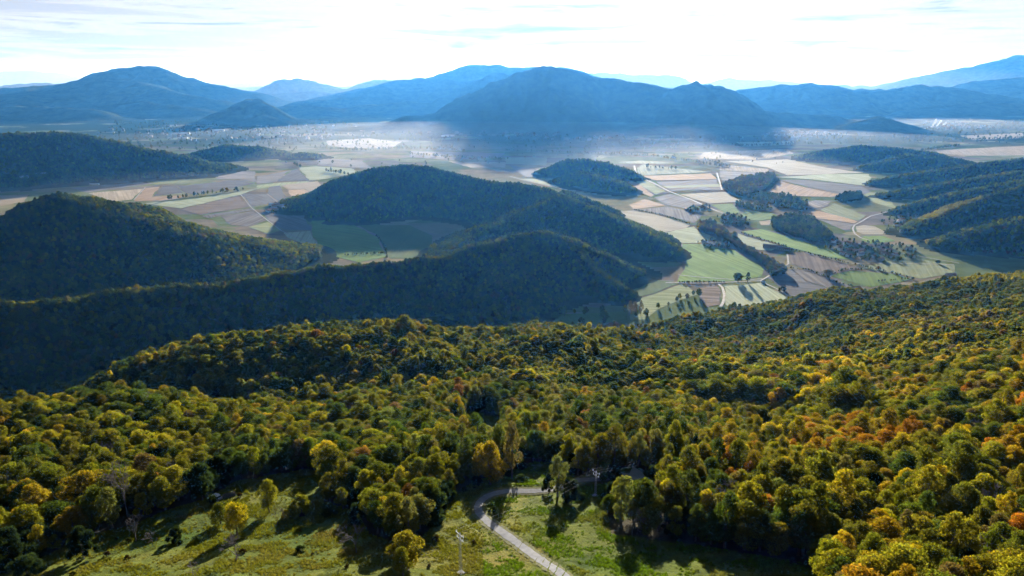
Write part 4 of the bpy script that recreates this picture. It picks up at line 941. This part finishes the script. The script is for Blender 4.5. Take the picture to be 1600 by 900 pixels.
VT = [(1153,441,'broad',15,16,'bluegreen','dark round tree beside the lane between green and pale field'), (1168,441,'tall',16,9,'dark','slim dark tree right of the round tree beside the valley lane'),
      (1223,455,'evergreen',8,10,'dark','single dark tree in the corner of the dark ploughed field'), (1293,433,'broad',12,16,'brown','brown tree between the ploughed field and the green field'),
      (984,494,'tall',26,9,'brown','leftmost tall poplar at the edge of the valley meadow'), (992,493,'tall',24,9,'brown','middle tall poplar at the edge of the valley meadow'), (1001,491,'tall',23,8,'brown','rightmost tall poplar at the edge of the valley meadow'),
      (882,494,'tall',18,9,'pale','thin pale poplar beside the shaded stream'), (1372,421,'broad',5,6,'rust','lone rusty tree in the pale field right of the village'), (1465,412,'broad',5,7,'dark','lone dark tree near the right end of the pale field'),
      (945,499,'broad',14,16,'olive','sunlit round olive tree beside the shaded stream'), (868,499,'broad',12,14,'olive','sunlit round tree at the left end of the stream'), (1310,460,'tall',8,6,'dark','dark conical tree at the lower end of the ploughed field')]
for i, (px, py, kind, hp, wp, col, label) in enumerate(VT):
    x, y = G(px, py); z = float(land(np.array([x]), np.array([y]))[0][0]); d = math.sqrt(x * x + y * y + H * H)
    nat = {'broad': 7.0, 'tall': 4.8, 'evergreen': 9.2}[kind]
    tree({'broad': 'broadleaf_tree', 'tall': 'poplar_tree', 'evergreen': 'evergreen_tree'}[kind], kind, i, (x, y, z - .1), hp * d / FPX, wp * d / FPX / nat * 10, PAL[col], i * 1.1, label, 'single trees in the valley')

# ---------------------------------------------------------------- buildings
M_WALL = [mat_simple('plaster_cream', (0.62, 0.57, 0.48), 0.9, 0.6, 0.12), mat_simple('plaster_white', (0.74, 0.73, 0.70), 0.9, 0.6, 0.08), mat_simple('stone_wall', (0.36, 0.31, 0.25), 0.95, 1.5, 0.25)]
M_ROOF = [mat_simple('roof_terracotta', (0.34, 0.17, 0.10), 0.85, 1.2, 0.25), mat_simple('roof_brown', (0.22, 0.15, 0.11), 0.85, 1.2, 0.25), mat_simple('roof_grey_metal', (0.52, 0.54, 0.57), 0.35, 0.4, 0.15, 0.6)]
M_GLASS = mat_simple('window_glass', (0.03, 0.035, 0.04), 0.15, spec=0.6)
def house_meshes(L, Wd, hw, rise, over=0.5):
    l, w = L / 2, Wd / 2
    wall = ([(-l,-w,-.5),(l,-w,-.5),(l,w,-.5),(-l,w,-.5),(-l,-w,hw),(l,-w,hw),(l,w,hw),(-l,w,hw),(-l,0,hw+rise),(l,0,hw+rise)], [(0,1,5,4),(2,3,7,6),(1,2,6,9,5),(3,0,4,8,7)])
    s = rise / w; e = over; t = 0.25; zr = hw + rise + .06; ze = hw + .06 - s * e
    roof = ([(-l-e,-w-e,ze),(l+e,-w-e,ze),(l+e,0,zr),(-l-e,0,zr),(l+e,w+e,ze),(-l-e,w+e,ze),(-l-e,-w-e,ze+t),(l+e,-w-e,ze+t),(l+e,0,zr+t),(-l-e,0,zr+t),(l+e,w+e,ze+t),(-l-e,w+e,ze+t)],
            [(0,3,2,1),(3,5,4,2),(6,7,8,9),(9,8,10,11),(0,1,7,6),(4,5,11,10),(1,2,8,7),(2,4,10,8),(3,0,6,9),(5,3,9,11)])
    return wall, roof
HS = {}
def house(loc, rot, L, Wd, hw, rise, wm, rm, label, group, cat='house', name='house', windows=True):
    key = (L, Wd, hw, rise, wm, rm)
    if key not in HS:
        a, b = house_meshes(L, Wd, hw, rise)
        HS[key] = (new_mesh('wall', a[0], a[1], [M_WALL[wm]]), new_mesh('roof', b[0], b[1], [M_ROOF[rm]]),
                   new_mesh('window', [(-.5,0,-.65),(.5,0,-.65),(.5,0,.65),(-.5,0,.65),(-.5,.12,-.65),(.5,.12,-.65),(.5,.12,.65),(-.5,.12,.65)], [(0,1,2,3),(0,4,5,1),(1,5,6,2),(2,6,7,3),(3,7,4,0)], [M_GLASS]))
    root = link(name, None, loc=loc, rotz=rot); tag(root, label, cat, group)
    wl_, rf, wi = HS[key]; link('wall', wl_, root); link('roof', rf, root)
    if windows:
        for k in range(max(2, int(L // 4))):
            for s in (-1, 1):
                link('window', wi, root, (-L / 2 + (k + .5) * L / max(2, int(L // 4)), s * (Wd / 2 + 0.02) - (0.06 if s < 0 else -0.06), hw * 0.6), 0 if s < 0 else math.pi)
    return root
SIZES = [(12, 9, 5.5, 2.4), (16, 9, 5.0, 2.2), (10, 8, 6.0, 2.0), (20, 10, 5.0, 2.5)]
def village(poly, n, where, group, seed, mind=19, sizes=SIZES, roofs=(0, 0, 1, 0)):
    r_ = random.Random(seed); g = [G(*p) for p in poly]; gx = [p[0] for p in g]; gy = [p[1] for p in g]; done = []; tries = 0
    base = r_.random() * 3; todo = []
    while len(done) < n and tries < 4000:
        tries += 1; x = r_.uniform(min(gx), max(gx)); y = r_.uniform(min(gy), max(gy))
        if not in_poly(np.array([x]), np.array([y]), g)[0] or any(math.hypot(x - a, y - b) < mind for a, b in done): continue
        z, rg = land(np.array([x]), np.array([y]))
        if rg[0] != 0 and z[0] > 6: continue
        done.append((x, y)); S = r_.choice(sizes); wm = r_.choice((0, 0, 1, 2)); rm = r_.choice(roofs)
        pxx, pyy, _ = proj(x, y, 0.0)
        side = ['left end', 'left part', 'middle', 'right part', 'right end'][int(min(4, 5 * (pxx - min(p[0] for p in poly)) / (max(p[0] for p in poly) - min(p[0] for p in poly))))]
        dd = 'back' if pyy < (min(p[1] for p in poly) + max(p[1] for p in poly)) / 2 else 'front'
        todo.append(((x, y, z[0]), base + r_.choice((0, 1.57)) + r_.uniform(-.25, .25), *S, wm, rm, f"{['cream','white','stone'][wm]} {'long ' if S[0] > 15 else ''}house, {['red','brown','grey'][rm]} roof, {dd} {side} of {where}", pxx))
    from collections import Counter
    cnt_ = Counter(t[-2] for t in todo); seen = {}
    for t in sorted(todo, key=lambda t: t[-1]):
        lb = t[-2]
        if cnt_[lb] > 1:
            q = seen.get(lb, 0); seen[lb] = q + 1; lb = ['leftmost ', 'rightmost ' if cnt_[lb] == 2 else 'second ', 'third ', 'fourth '][min(q, 3)] + lb
        house(*t[:-2], lb, group)
village([(1290,378),(1330,380),(1420,388),(1425,404),(1380,408),(1310,402)], 26, 'the village', 'houses of the valley village', 1)
village([(1380,350),(1425,332),(1445,346),(1425,368),(1390,364)], 12, 'the hillside hamlet', 'houses of the hillside hamlet', 2)
village([(1122,340),(1150,336),(1168,346),(1162,355),(1135,352)], 10, 'the hamlet by the tree belt', 'houses of the hamlet by the tree belt', 3)
village([(413,321),(455,316),(472,322),(465,331),(420,332)], 9, 'the farm beside the middle hill', 'buildings of the farm beside the middle hill', 4, 16, [(24, 10, 5, 2.2), (30, 11, 5, 2.4), (14, 9, 5, 2)], (0, 2, 2, 1))
village([(1070,327),(1106,324),(1110,330),(1072,332)], 4, 'the small lane farm', 'houses of the small lane farm', 5)
village([(1095,380),(1138,382),(1140,388),(1098,386)], 5, 'the hamlet above the green field', 'houses above the green field', 6)
for px, py, S, wm, rm, rot, label in [(1207,388,(44,14,6,3),2,1,-.5,'long dark roofed barn at the end of the brown tree belt'), (1226,391,(26,12,5,2.5),2,1,-.5,'shorter barn right of the long dark barn'),
        (866,516,(26,9,4,1.6),1,2,.1,'long shed with shining metal roof below the ridge'), (957,511,(18,11,5,2.4),2,0,.6,'stone farmhouse among trees at the foot of the near hillside'),
        (1337,453,(18,11,5,2.4),2,0,.3,'house half hidden at the lower end of the ploughed field'), (1192,442,(7,5,3,1.2),1,2,.4,'tiny white hut at the lane crossing'), (1485,432,(20,11,5,2.5),2,0,.2,'house behind the crest of trees at right'),
        (68,283,(40,14,6,3),1,2,.1,'white farm building at the foot of the dark hill'), (40,287,(30,12,5,3),1,2,.1,'white shed left of the farm below the dark hill'), (148,289,(34,10,4,2),1,2,.1,'low white shed in the field below the dark hill')]:
    x, y = G(px, py); z = float(land(np.array([x]), np.array([y]))[0][0])
    house((x, y, z), rot, *S, wm, rm, label, 'farm buildings', 'building', 'barn' if S[0] > 20 else 'house')
for px, py, S, label in [(283,210,(120,50,9,4),'big white warehouse roof shining in the misty town'), (341,205,(90,60,10,4),'white factory hall right of the big white warehouse'), (286,217,(60,40,9,3),'smaller white hall below the big white warehouse'), (700,213,(90,40,8,3),'pale hall at the foot of the middle mountain')]:
    x, y = G(px, py); house((x, y, 0), 0.35, *S, 1, 2, label, 'halls of the far town', 'hall', 'warehouse', windows=False)
def far_town():
    parts = []; r_ = np.random.default_rng(4)
    for poly, n in (([(150,205),(260,196),(560,196),(600,212),(430,224),(260,220)], 110), ([(640,206),(760,204),(980,212),(960,222),(760,216)], 60), ([(1180,208),(1240,204),(1320,210),(1240,216)], 60), ([(1440,190),(1520,186),(1540,200),(1440,205)], 60)):
        g = [G(*p) for p in poly]; gx = [p[0] for p in g]; gy = [p[1] for p in g]; k = 0
        while k < n:
            x = r_.uniform(min(gx), max(gx)); y = r_.uniform(min(gy), max(gy))
            if not in_poly(np.array([x]), np.array([y]), g)[0]: continue
            k += 1; L = r_.uniform(10, 34); W = r_.uniform(9, 18); h = r_.uniform(6, 13); a = r_.uniform(0, 3.14); c, s = math.cos(a), math.sin(a)
            v = np.array([(-1,-1,0),(1,-1,0),(1,1,0),(-1,1,0),(-1,-1,1),(1,-1,1),(1,1,1),(-1,1,1),(-1,0,1.35),(1,0,1.35)], float) * (L / 2, W / 2, h)
            v = np.c_[v[:, 0] * c - v[:, 1] * s + x, v[:, 0] * s + v[:, 1] * c + y, v[:, 2]]
            parts.append((v, np.array([[0,1,5,4],[2,3,7,6],[1,2,6,5],[3,0,4,7],[4,5,9,8],[6,7,8,9]])))
    V, F = merge(parts); tag(link('town', new_mesh('town', V, F, [mat_simple('town_plaster', (0.26, 0.24, 0.21), 0.9, 0.02, 0.3), M_ROOF[1]], mat_idx=np.tile([0, 0, 0, 0, 1, 1], len(parts)))), 'hazy far town of tiny pale houses on the plain', 'town', kind='stuff')
far_town()

# ---------------------------------------------------------------- the road and things beside it
def mat_road():
    m, nt, out = mat_base('asphalt'); p = geo_pos(nt)
    f = noise_node(nt, p, 0.7, 6, 0.7); g = noise_node(nt, p, 0.12, 4, 0.6)
    c = ramp(nt, f, [(0.3, (0.13, 0.137, 0.15)), (0.7, (0.22, 0.222, 0.23))]); c = mixc(nt, 0.6, c, ramp(nt, g, [(0.35, (0.7, 0.7, 0.72)), (0.65, (1.25, 1.22, 1.18))]), 'MULTIPLY')
    pbsdf(nt, out, c, 0.95, f, 0.03, 0.08); return m
M_ROAD = mat_road(); M_VERGE = mat_simple('dry_verge', (0.085, 0.085, 0.03), 1.0, 1.5, 0.4)
ribbon('road', ROAD, 2.35, M_ROAD, off=0.09, step=1.0)
ribbon('road_verge', ROAD, 4.1, M_VERGE, off=0.05, step=1.0)
def lane_pad():
    x, y, z = hit(983, 741); n = 18
    V = [(x, y, 0)] + [(x + math.cos(k * 6.283 / n) * (5.2 + random.uniform(-.6, .6)), y + math.sin(k * 6.283 / n) * (6.5 + random.uniform(-.8, .8)), 0) for k in range(n)]
    V = [(a, b, float(land(np.array([a]), np.array([b]))[0][0]) + 0.16) for a, b, _ in V]
    tag(link('gravel_yard', new_mesh('gravel_yard', V, [(0, 1 + k, 1 + (k + 1) % n) for k in range(n)], [M_LANE])), kind='structure')
lane_pad()

M_STEEL = mat_simple('galvanised_steel', (0.34, 0.35, 0.36), 0.45, 3.0, 0.15, 0.5); M_CONC = mat_simple('concrete', (0.34, 0.33, 0.31), 0.9, 2.0, 0.2); M_INS = mat_simple('insulator_glass', (0.80, 0.84, 0.84), 0.2, spec=0.7); M_WIRE = mat_simple('wire', (0.10, 0.10, 0.105), 0.6, spec=0.3)
def bar(a, b, w):
    v, f = tube(a, b, w, w, 4); return v, f
ARM = 1.5
def pole(px, py, height, rot, label):
    x, y, z = hit(px, py); root = link('power_pole', None, loc=(x, y, z), rotz=rot); tag(root, label, 'power pole', 'power poles')
    parts = [tube((sx * .26, sy * .26, 0), (sx * .13, sy * .13, height), .035, .03, 4) for sx in (-1, 1) for sy in (-1, 1)]
    n = 10
    for k in range(n):
        z0 = height * k / n; z1 = height * (k + 1) / n; r0 = .26 - .13 * k / n; r1 = .26 - .13 * (k + 1) / n
        for (ax, ay), (bx, by) in (((-1,-1),(1,-1)),((1,-1),(1,1)),((1,1),(-1,1)),((-1,1),(-1,-1))): parts.append(bar((ax * r0, ay * r0, z0), (bx * r1, by * r1, z1), .018))
    V, F = merge(parts); link('mast', new_mesh('mast', V, F, [M_STEEL]), root)
    V = [(a * .7, b * .7, c) for c in (-.6, .3) for a, b in ((-1,-1),(1,-1),(1,1),(-1,1))]; link('base', new_mesh('base', V, [(4,5,6,7),(0,1,5,4),(1,2,6,5),(2,3,7,6),(3,0,4,7)], [M_CONC]), root)
    for zz, ln in ((height - .15, ARM), (height - 1.3, ARM * .8)):
        V, F = merge([bar((-ln, 0, zz), (ln, 0, zz), .07), bar((-ln, .12, zz), (ln, .12, zz), .05), bar((0, 0, zz - .5), (ln * .8, 0, zz), .03), bar((0, 0, zz - .5), (-ln * .8, 0, zz), .03)])
        arm = link('crossarm', new_mesh('crossarm', V, F, [M_STEEL]), root)
        for sx in (-1, 0, 1):
            ps = [tube((0, 0, k * .12), (0, 0, k * .12 + .05), .13, .07, 8) for k in range(5)] + [tube((0, 0, 0), (0, 0, .62), .03, .03, 5)]
            V, F = merge(ps); link('insulator', new_mesh('insulator', V, F, [M_INS]), arm, (sx * ln * .92, 0, zz + .05))
    return (x, y, z + height - .15 + .65, rot)
P1 = pole(720, 896, 10.5, -.9, 'lattice steel power pole on a concrete base at the bottom edge, left of the road')
P2 = pole(930, 775, 8.5, -.9, 'steel power pole beside the bend of the lane')
P3 = pole(1189, 694, 9.5, -.5, 'steel power pole alone in the dark hollow of the forest')
P4 = pole(1068, 625, 13.0, -.2, 'far power pole top sticking out of the forest canopy')
def wire(a, b, off, label):
    pa = np.array([a[0] + math.cos(a[3]) * off, a[1] + math.sin(a[3]) * off, a[2]]); pb = np.array([b[0] + math.cos(b[3]) * off, b[1] + math.sin(b[3]) * off, b[2]])
    t = np.linspace(0, 1, 25)[:, None]; p = pa + (pb - pa) * t; p[:, 2] -= (4 * t[:, 0] * (1 - t[:, 0])) * 0.02 * np.linalg.norm(pb - pa)
    V, F = merge([tube(p[i], p[i + 1], .006, .006, 4) for i in range(24)]); tag(link('power_wire', new_mesh('power_wire', V, F, [M_WIRE])), label, 'wire', 'power wires')
for a, b, nm in ((P1, P2, 'from the bottom edge pole to the lane bend pole'), (P2, P3, 'from the lane bend pole to the hollow'), (P3, P4, 'from the hollow up to the far pole')):
    for off, s in ((-ARM * .92, 'left'), (0, 'middle'), (ARM * .92, 'right')): wire(a, b, off, f'{s} thin power wire {nm}')

M_CARW = mat_simple('car_white', (0.42, 0.44, 0.47), 0.3, spec=0.6); M_CARD = mat_simple('car_dark', (0.03, 0.04, 0.06), 0.25, spec=0.7); M_TYRE = mat_simple('tyre', (0.02, 0.02, 0.02), 0.9); M_LAMP = mat_simple('lamp_red', (0.4, 0.03, 0.02), 0.3); M_RIM = mat_simple('rim', (0.5, 0.5, 0.52), 0.35, spec=0.6)
def prism(profile, w0, w1=None):
    """profile (y,z) extruded across x"""
    w1 = w1 or [w0] * len(profile); n = len(profile)
    V = [(-w1[i] / 2, y, z) for i, (y, z) in enumerate(profile)] + [(w1[i] / 2, y, z) for i, (y, z) in enumerate(profile)]
    return V, [list(range(n))[::-1], list(range(n, 2 * n))] + [(i, (i + 1) % n, n + (i + 1) % n, n + i) for i in range(n)]
def car(px, py, rot, paint, label):
    x, y, z = hit(px, py); root = link('parked_car', None, loc=(x, y, z), rotz=rot); tag(root, label, 'car')
    V, F = prism([(-1.95,.35),(1.95,.35),(2.05,.6),(1.95,.88),(.95,1.0),(-1.7,1.05),(-2.0,.95),(-2.05,.6)], 1.72); link('body', new_mesh('body', V, F, [paint]), root)
    V, F = prism([(-1.75,1.0),(.95,.98),(.25,1.48),(-1.35,1.5)], 1.5, [1.62, 1.6, 1.3, 1.3]); link('window', new_mesh('window', V, F, [M_GLASS]), root)
    V, F = prism([(-1.4,1.47),(.28,1.46),(.1,1.55),(-1.2,1.56)], 1.34); link('roof', new_mesh('roof', V, F, [paint]), root)
    for sx in (-1, 1):
        for yy in (-1.25, 1.25):
            v, f = tube((sx * .72, yy, .33), (sx * .9, yy, .33), .33, .33, 14); me = new_mesh('wheel', np.r_[v, [[sx * .9, yy, .33]]], [tuple(q) for q in f] + [(14 + k, 14 + (k + 1) % 14, 28) for k in range(14)], [M_TYRE]); wh = link('wheel', me, root)
            v, f = tube((sx * .9, yy, .33), (sx * .92, yy, .33), .2, .18, 10); link('rim', new_mesh('rim', np.r_[v, [[sx * .925, yy, .33]]], [tuple(q) for q in f] + [(10 + k, 10 + (k + 1) % 10, 20) for k in range(10)], [M_RIM]), wh)
        V, F = prism([(-2.08,.68),(-2.0,.68),(-2.0,.9),(-2.08,.9)], .3); link('taillight', new_mesh('taillight', V, F, [M_LAMP]), root, (sx * .66, 0, 0))
        V, F = prism([(1.95,.62),(2.06,.62),(2.02,.8),(1.95,.82)], .34); link('headlight', new_mesh('headlight', V, F, [M_INS]), root, (sx * .62, 0, 0))
car(339, 779, 0.9, M_CARW, 'small pale car parked at the top of the left meadow'); car(779, 696, 1.2, M_CARD, 'dark car half hidden among the trees above the road')
def log_pile():
    x, y, z = hit(358, 775); root = link('log_pile', None, loc=(x, y, z), rotz=.5); tag(root, 'pile of cut logs beside the pale car', 'log pile')
    r_ = random.Random(3)
    for row in range(3):
        for k in range(5 - row):
            v, f = tube((-1.8 + r_.uniform(-.3, .3), 0, 0), (1.8 + r_.uniform(-.3, .3), 0, 0), .19, .17, 8); n = len(v); v = np.r_[v, [v[:8].mean(0)], [v[8:].mean(0)]]
            link('log', new_mesh('log', v, [tuple(q) for q in f] + [((i + 1) % 8, i, n) for i in range(8)] + [(8 + i, 8 + (i + 1) % 8, n + 1) for i in range(8)], [M_BARK]), root, (0, (k - 2 + row * .5) * .4, .15 + row * .33))
log_pile()

# ---------------------------------------------------------------- grass tussocks on the near meadow
def tussocks():
    coll = bpy.data.collections.new('tussock_shapes')
    for s in range(3):
        r_ = np.random.default_rng(70 + s); n = 26; a = r_.uniform(0, 6.28, n); L = r_.uniform(.5, 1.0, n); base = np.stack([np.cos(a), np.sin(a), np.zeros(n)], -1) * r_.uniform(0, .35, (n, 1))
        tip = base + np.stack([np.cos(a) * .45, np.sin(a) * .45, L], -1) * r_.uniform(.6, 1, (n, 1)); sd = np.stack([-np.sin(a), np.cos(a), np.zeros(n)], -1) * .09
        V = np.stack([base - sd, base + sd, tip + sd * .4, tip - sd * .4], 1).reshape(-1, 3); F = np.arange(4 * n).reshape(n, 4)
        proto(coll, 'tussock_%d' % s, leaf_mesh('tussock', V, F, np.ones((4 * n, 4)) * r_.uniform(.7, 1.2, (n, 1)).repeat(4, 0), M_LEAF_I))
    X, Y = grid_points(-190, 110, 100, 262, 0.62); Z, R = land(X, Y); px, py, _ = proj(X, Y, Z)
    dr = np.min(np.hypot(X[:, None] - ROAD[None, ::3, 0], Y[:, None] - ROAD[None, ::3, 1]), axis=1)
    cl = fbm(X, Y, 5, 3, 90)
    k = in_meadow(px, py) & (py < 930) & (px > -40) & (dr > 3.0) & (rng.random(len(X)) < np.clip((cl - .40) * 5, 0.05, 1)); X, Y, Z, px = X[k], Y[k], Z[k], px[k]; n = len(X)
    f = fbm(X, Y, 16, 3, 91); g = np.where((px > 755)[:, None], np.array([.085, .140, .010]), np.array([.125, .130, .014])); dry = np.array([.17, .135, .048])
    t = g * (1 - np.clip((f - .5) * 3, 0, .8)[:, None]) + dry * np.clip((f - .5) * 3, 0, .8)[:, None]; t = t * rng.uniform(.7, 1.25, (n, 1))
    s = rng.uniform(.35, .85, n); forest_object('grass_tussocks', coll, np.stack([X, Y, Z - .04], -1), np.stack([s, s, s * .6], -1), rng.uniform(0, 6.28, n), rng.integers(0, 3, n), np.c_[t, np.ones(n)], 'rough tussocky grass of the near meadow', 'grass'); print('tussocks', n)
tussocks()
def low_scrub():
    X, Y = grid_points(-190, 90, 100, 262, 4.6); Z, R = land(X, Y); px, py, _ = proj(X, Y, Z)
    dr = np.min(np.hypot(X[:, None] - ROAD[None, ::3, 0], Y[:, None] - ROAD[None, ::3, 1]), axis=1); f = fbm(X, Y, 22, 3, 93)
    k = in_meadow(px, py) & (py < 930) & (px > -40) & (dr > 3.0) & (rng.random(len(X)) < np.clip((f - .47) * 2.6, 0.01, 0.5) * np.where(px > 755, 0.04, 0.5)); X, Y, Z = X[k], Y[k], Z[k]; n = len(X)
    c = np.array([[.05, .035, .018], [.028, .034, .012], [.075, .055, .02], [.04, .05, .014]])[rng.integers(0, 4, n)] * rng.uniform(.7, 1.3, (n, 1)); s = rng.uniform(.07, .22, n)
    forest_object('low_scrub', protos_near, np.stack([X, Y, Z - .05], -1), np.stack([s, s, s * .75], -1), rng.uniform(0, 6.28, n), rng.integers(6, 8, n), np.c_[c, np.ones(n)], 'low brown and dark scrub dotted over the near meadow', 'scrub'); print('scrub', n)
low_scrub()

# ---------------------------------------------------------------- steam and valley mist
def mat_mist(name, dens, g=0.35):
    m, nt, out = mat_base(name); v = nt.nodes.new('ShaderNodeVolumePrincipled'); v.inputs['Color'].default_value = (0.93, 0.96, 1.0, 1); v.inputs['Absorption Color'].default_value = (1, 1, 1, 1)
    v.inputs['Density'].default_value = dens; v.inputs['Anisotropy'].default_value = g; nt.links.new(v.outputs[0], out.inputs['Volume']); return m
def lens(cx, cy, rx, ry, h, mat, label, seed, rot=0.0):
    r_ = np.random.default_rng(seed); nu, nv = 40, 9; V = []
    for j in range(nv):
        ph = math.pi * 0.5 * j / (nv - 1)
        for i in range(nu):
            a = 2 * math.pi * i / nu; wob = 1 + .16 * math.sin(3 * a + seed) + .1 * math.sin(5 * a + 2 * seed)
            V.append((math.cos(a) * rx * math.cos(ph) * wob, math.sin(a) * ry * math.cos(ph) * wob, h * math.sin(ph) ** 1.6 + 2 - .0))
    F = [(j * nu + i, j * nu + (i + 1) % nu, (j + 1) * nu + (i + 1) % nu, (j + 1) * nu + i) for j in range(nv - 1) for i in range(nu)]
    F.append(tuple(range(nu))[::-1])
    tag(link('mist', new_mesh('mist', V, F, [mat], smooth=True), loc=(cx, cy, 0), rotz=rot), label, 'mist', kind='stuff')
M_MIST = mat_mist('mist', 0.9e-4)
for i, (px, py, rx, ry, h, lab) in enumerate([(850, 220, 2400, 1500, 105, 'thin morning mist over the fields before the middle mountain'), (620, 240, 1000, 700, 55, 'thin mist behind the middle hill'), (400, 214, 1300, 600, 30, 'mist over the far town'),
        (1080, 250, 900, 800, 50, 'mist over the striped fields'), (1450, 200, 1500, 800, 70, 'mist before the right hand mountains'), (100, 288, 700, 350, 40, 'mist at the foot of the dark hill')]):
    x, y = G(px, py); lens(x, y, rx, ry, h, M_MIST, lab, i + 1)
lens(0, 27000, 40000, 17500, 1100, mat_mist('added_far_haze', 1.5e-5), 'added pale haze whitening the farthest mountains', 0)  # extra haze volume added to whiten the farthest ridges
def mat_steam():
    m, nt, out = mat_base('steam'); d = nt.nodes.new('ShaderNodeBsdfDiffuse'); t = nt.nodes.new('ShaderNodeBsdfTranslucent'); mx = nt.nodes.new('ShaderNodeMixShader')
    mx.inputs[0].default_value = 0.6; nt.links.new(d.outputs[0], mx.inputs[1]); nt.links.new(t.outputs[0], mx.inputs[2]); nt.links.new(mx.outputs[0], out.inputs['Surface'])
    for n in (d, t): n.inputs['Color'].default_value = (0.9, 0.9, 0.92, 1)
    return m
M_STEAM = mat_steam()
for px, h in ((1457, 55), (1464, 44), (1472, 28)):
    x, y = G(px, 198); parts = []; r_ = np.random.default_rng(px)
    for k in range(6): parts.append(sphere((k * 5 + r_.normal(0, 3), r_.normal(0, 3), 8 + h * k / 6), np.array([6.5, 6.5, 8]) * (0.6 + .12 * k), 10, 7, r_))
    V, F = merge(parts); tag(link('steam_plume', new_mesh('steam_plume', V, F, [M_STEAM], smooth=True), loc=(x, y, 0)), {1457: 'tallest white steam plume before the right hand mountains', 1464: 'middle white steam plume before the right hand mountains', 1472: 'small rightmost white steam plume before the right hand mountains'}[px], 'steam', 'steam plumes')

# ---------------------------------------------------------------- haze
def build_haze():
    m, nt, out = mat_base('haze')
    v = nt.nodes.new('ShaderNodeVolumePrincipled')
    v.inputs['Color'].default_value = (0.08, 0.38, 1.0, 1); v.inputs['Absorption Color'].default_value = (1, 1, 1, 1)
    v.inputs['Density'].default_value = 1.75e-5; v.inputs['Anisotropy'].default_value = 0.5
    nt.links.new(v.outputs[0], out.inputs['Volume'])
    a, b, zt, zb = -54000, 54000, 1150.0, -1.5
    V = [(x, y, z) for z in (zb, zt) for x, y in ((a, -3000), (b, -3000), (b, 54000), (a, 54000))]
    F = [(0, 3, 2, 1), (4, 5, 6, 7), (0, 1, 5, 4), (1, 2, 6, 5), (2, 3, 7, 6), (3, 0, 4, 7)]
    tag(link('haze', new_mesh('haze', V, F, [m])), 'blue morning haze filling the whole valley', 'haze', kind='stuff')
build_haze()
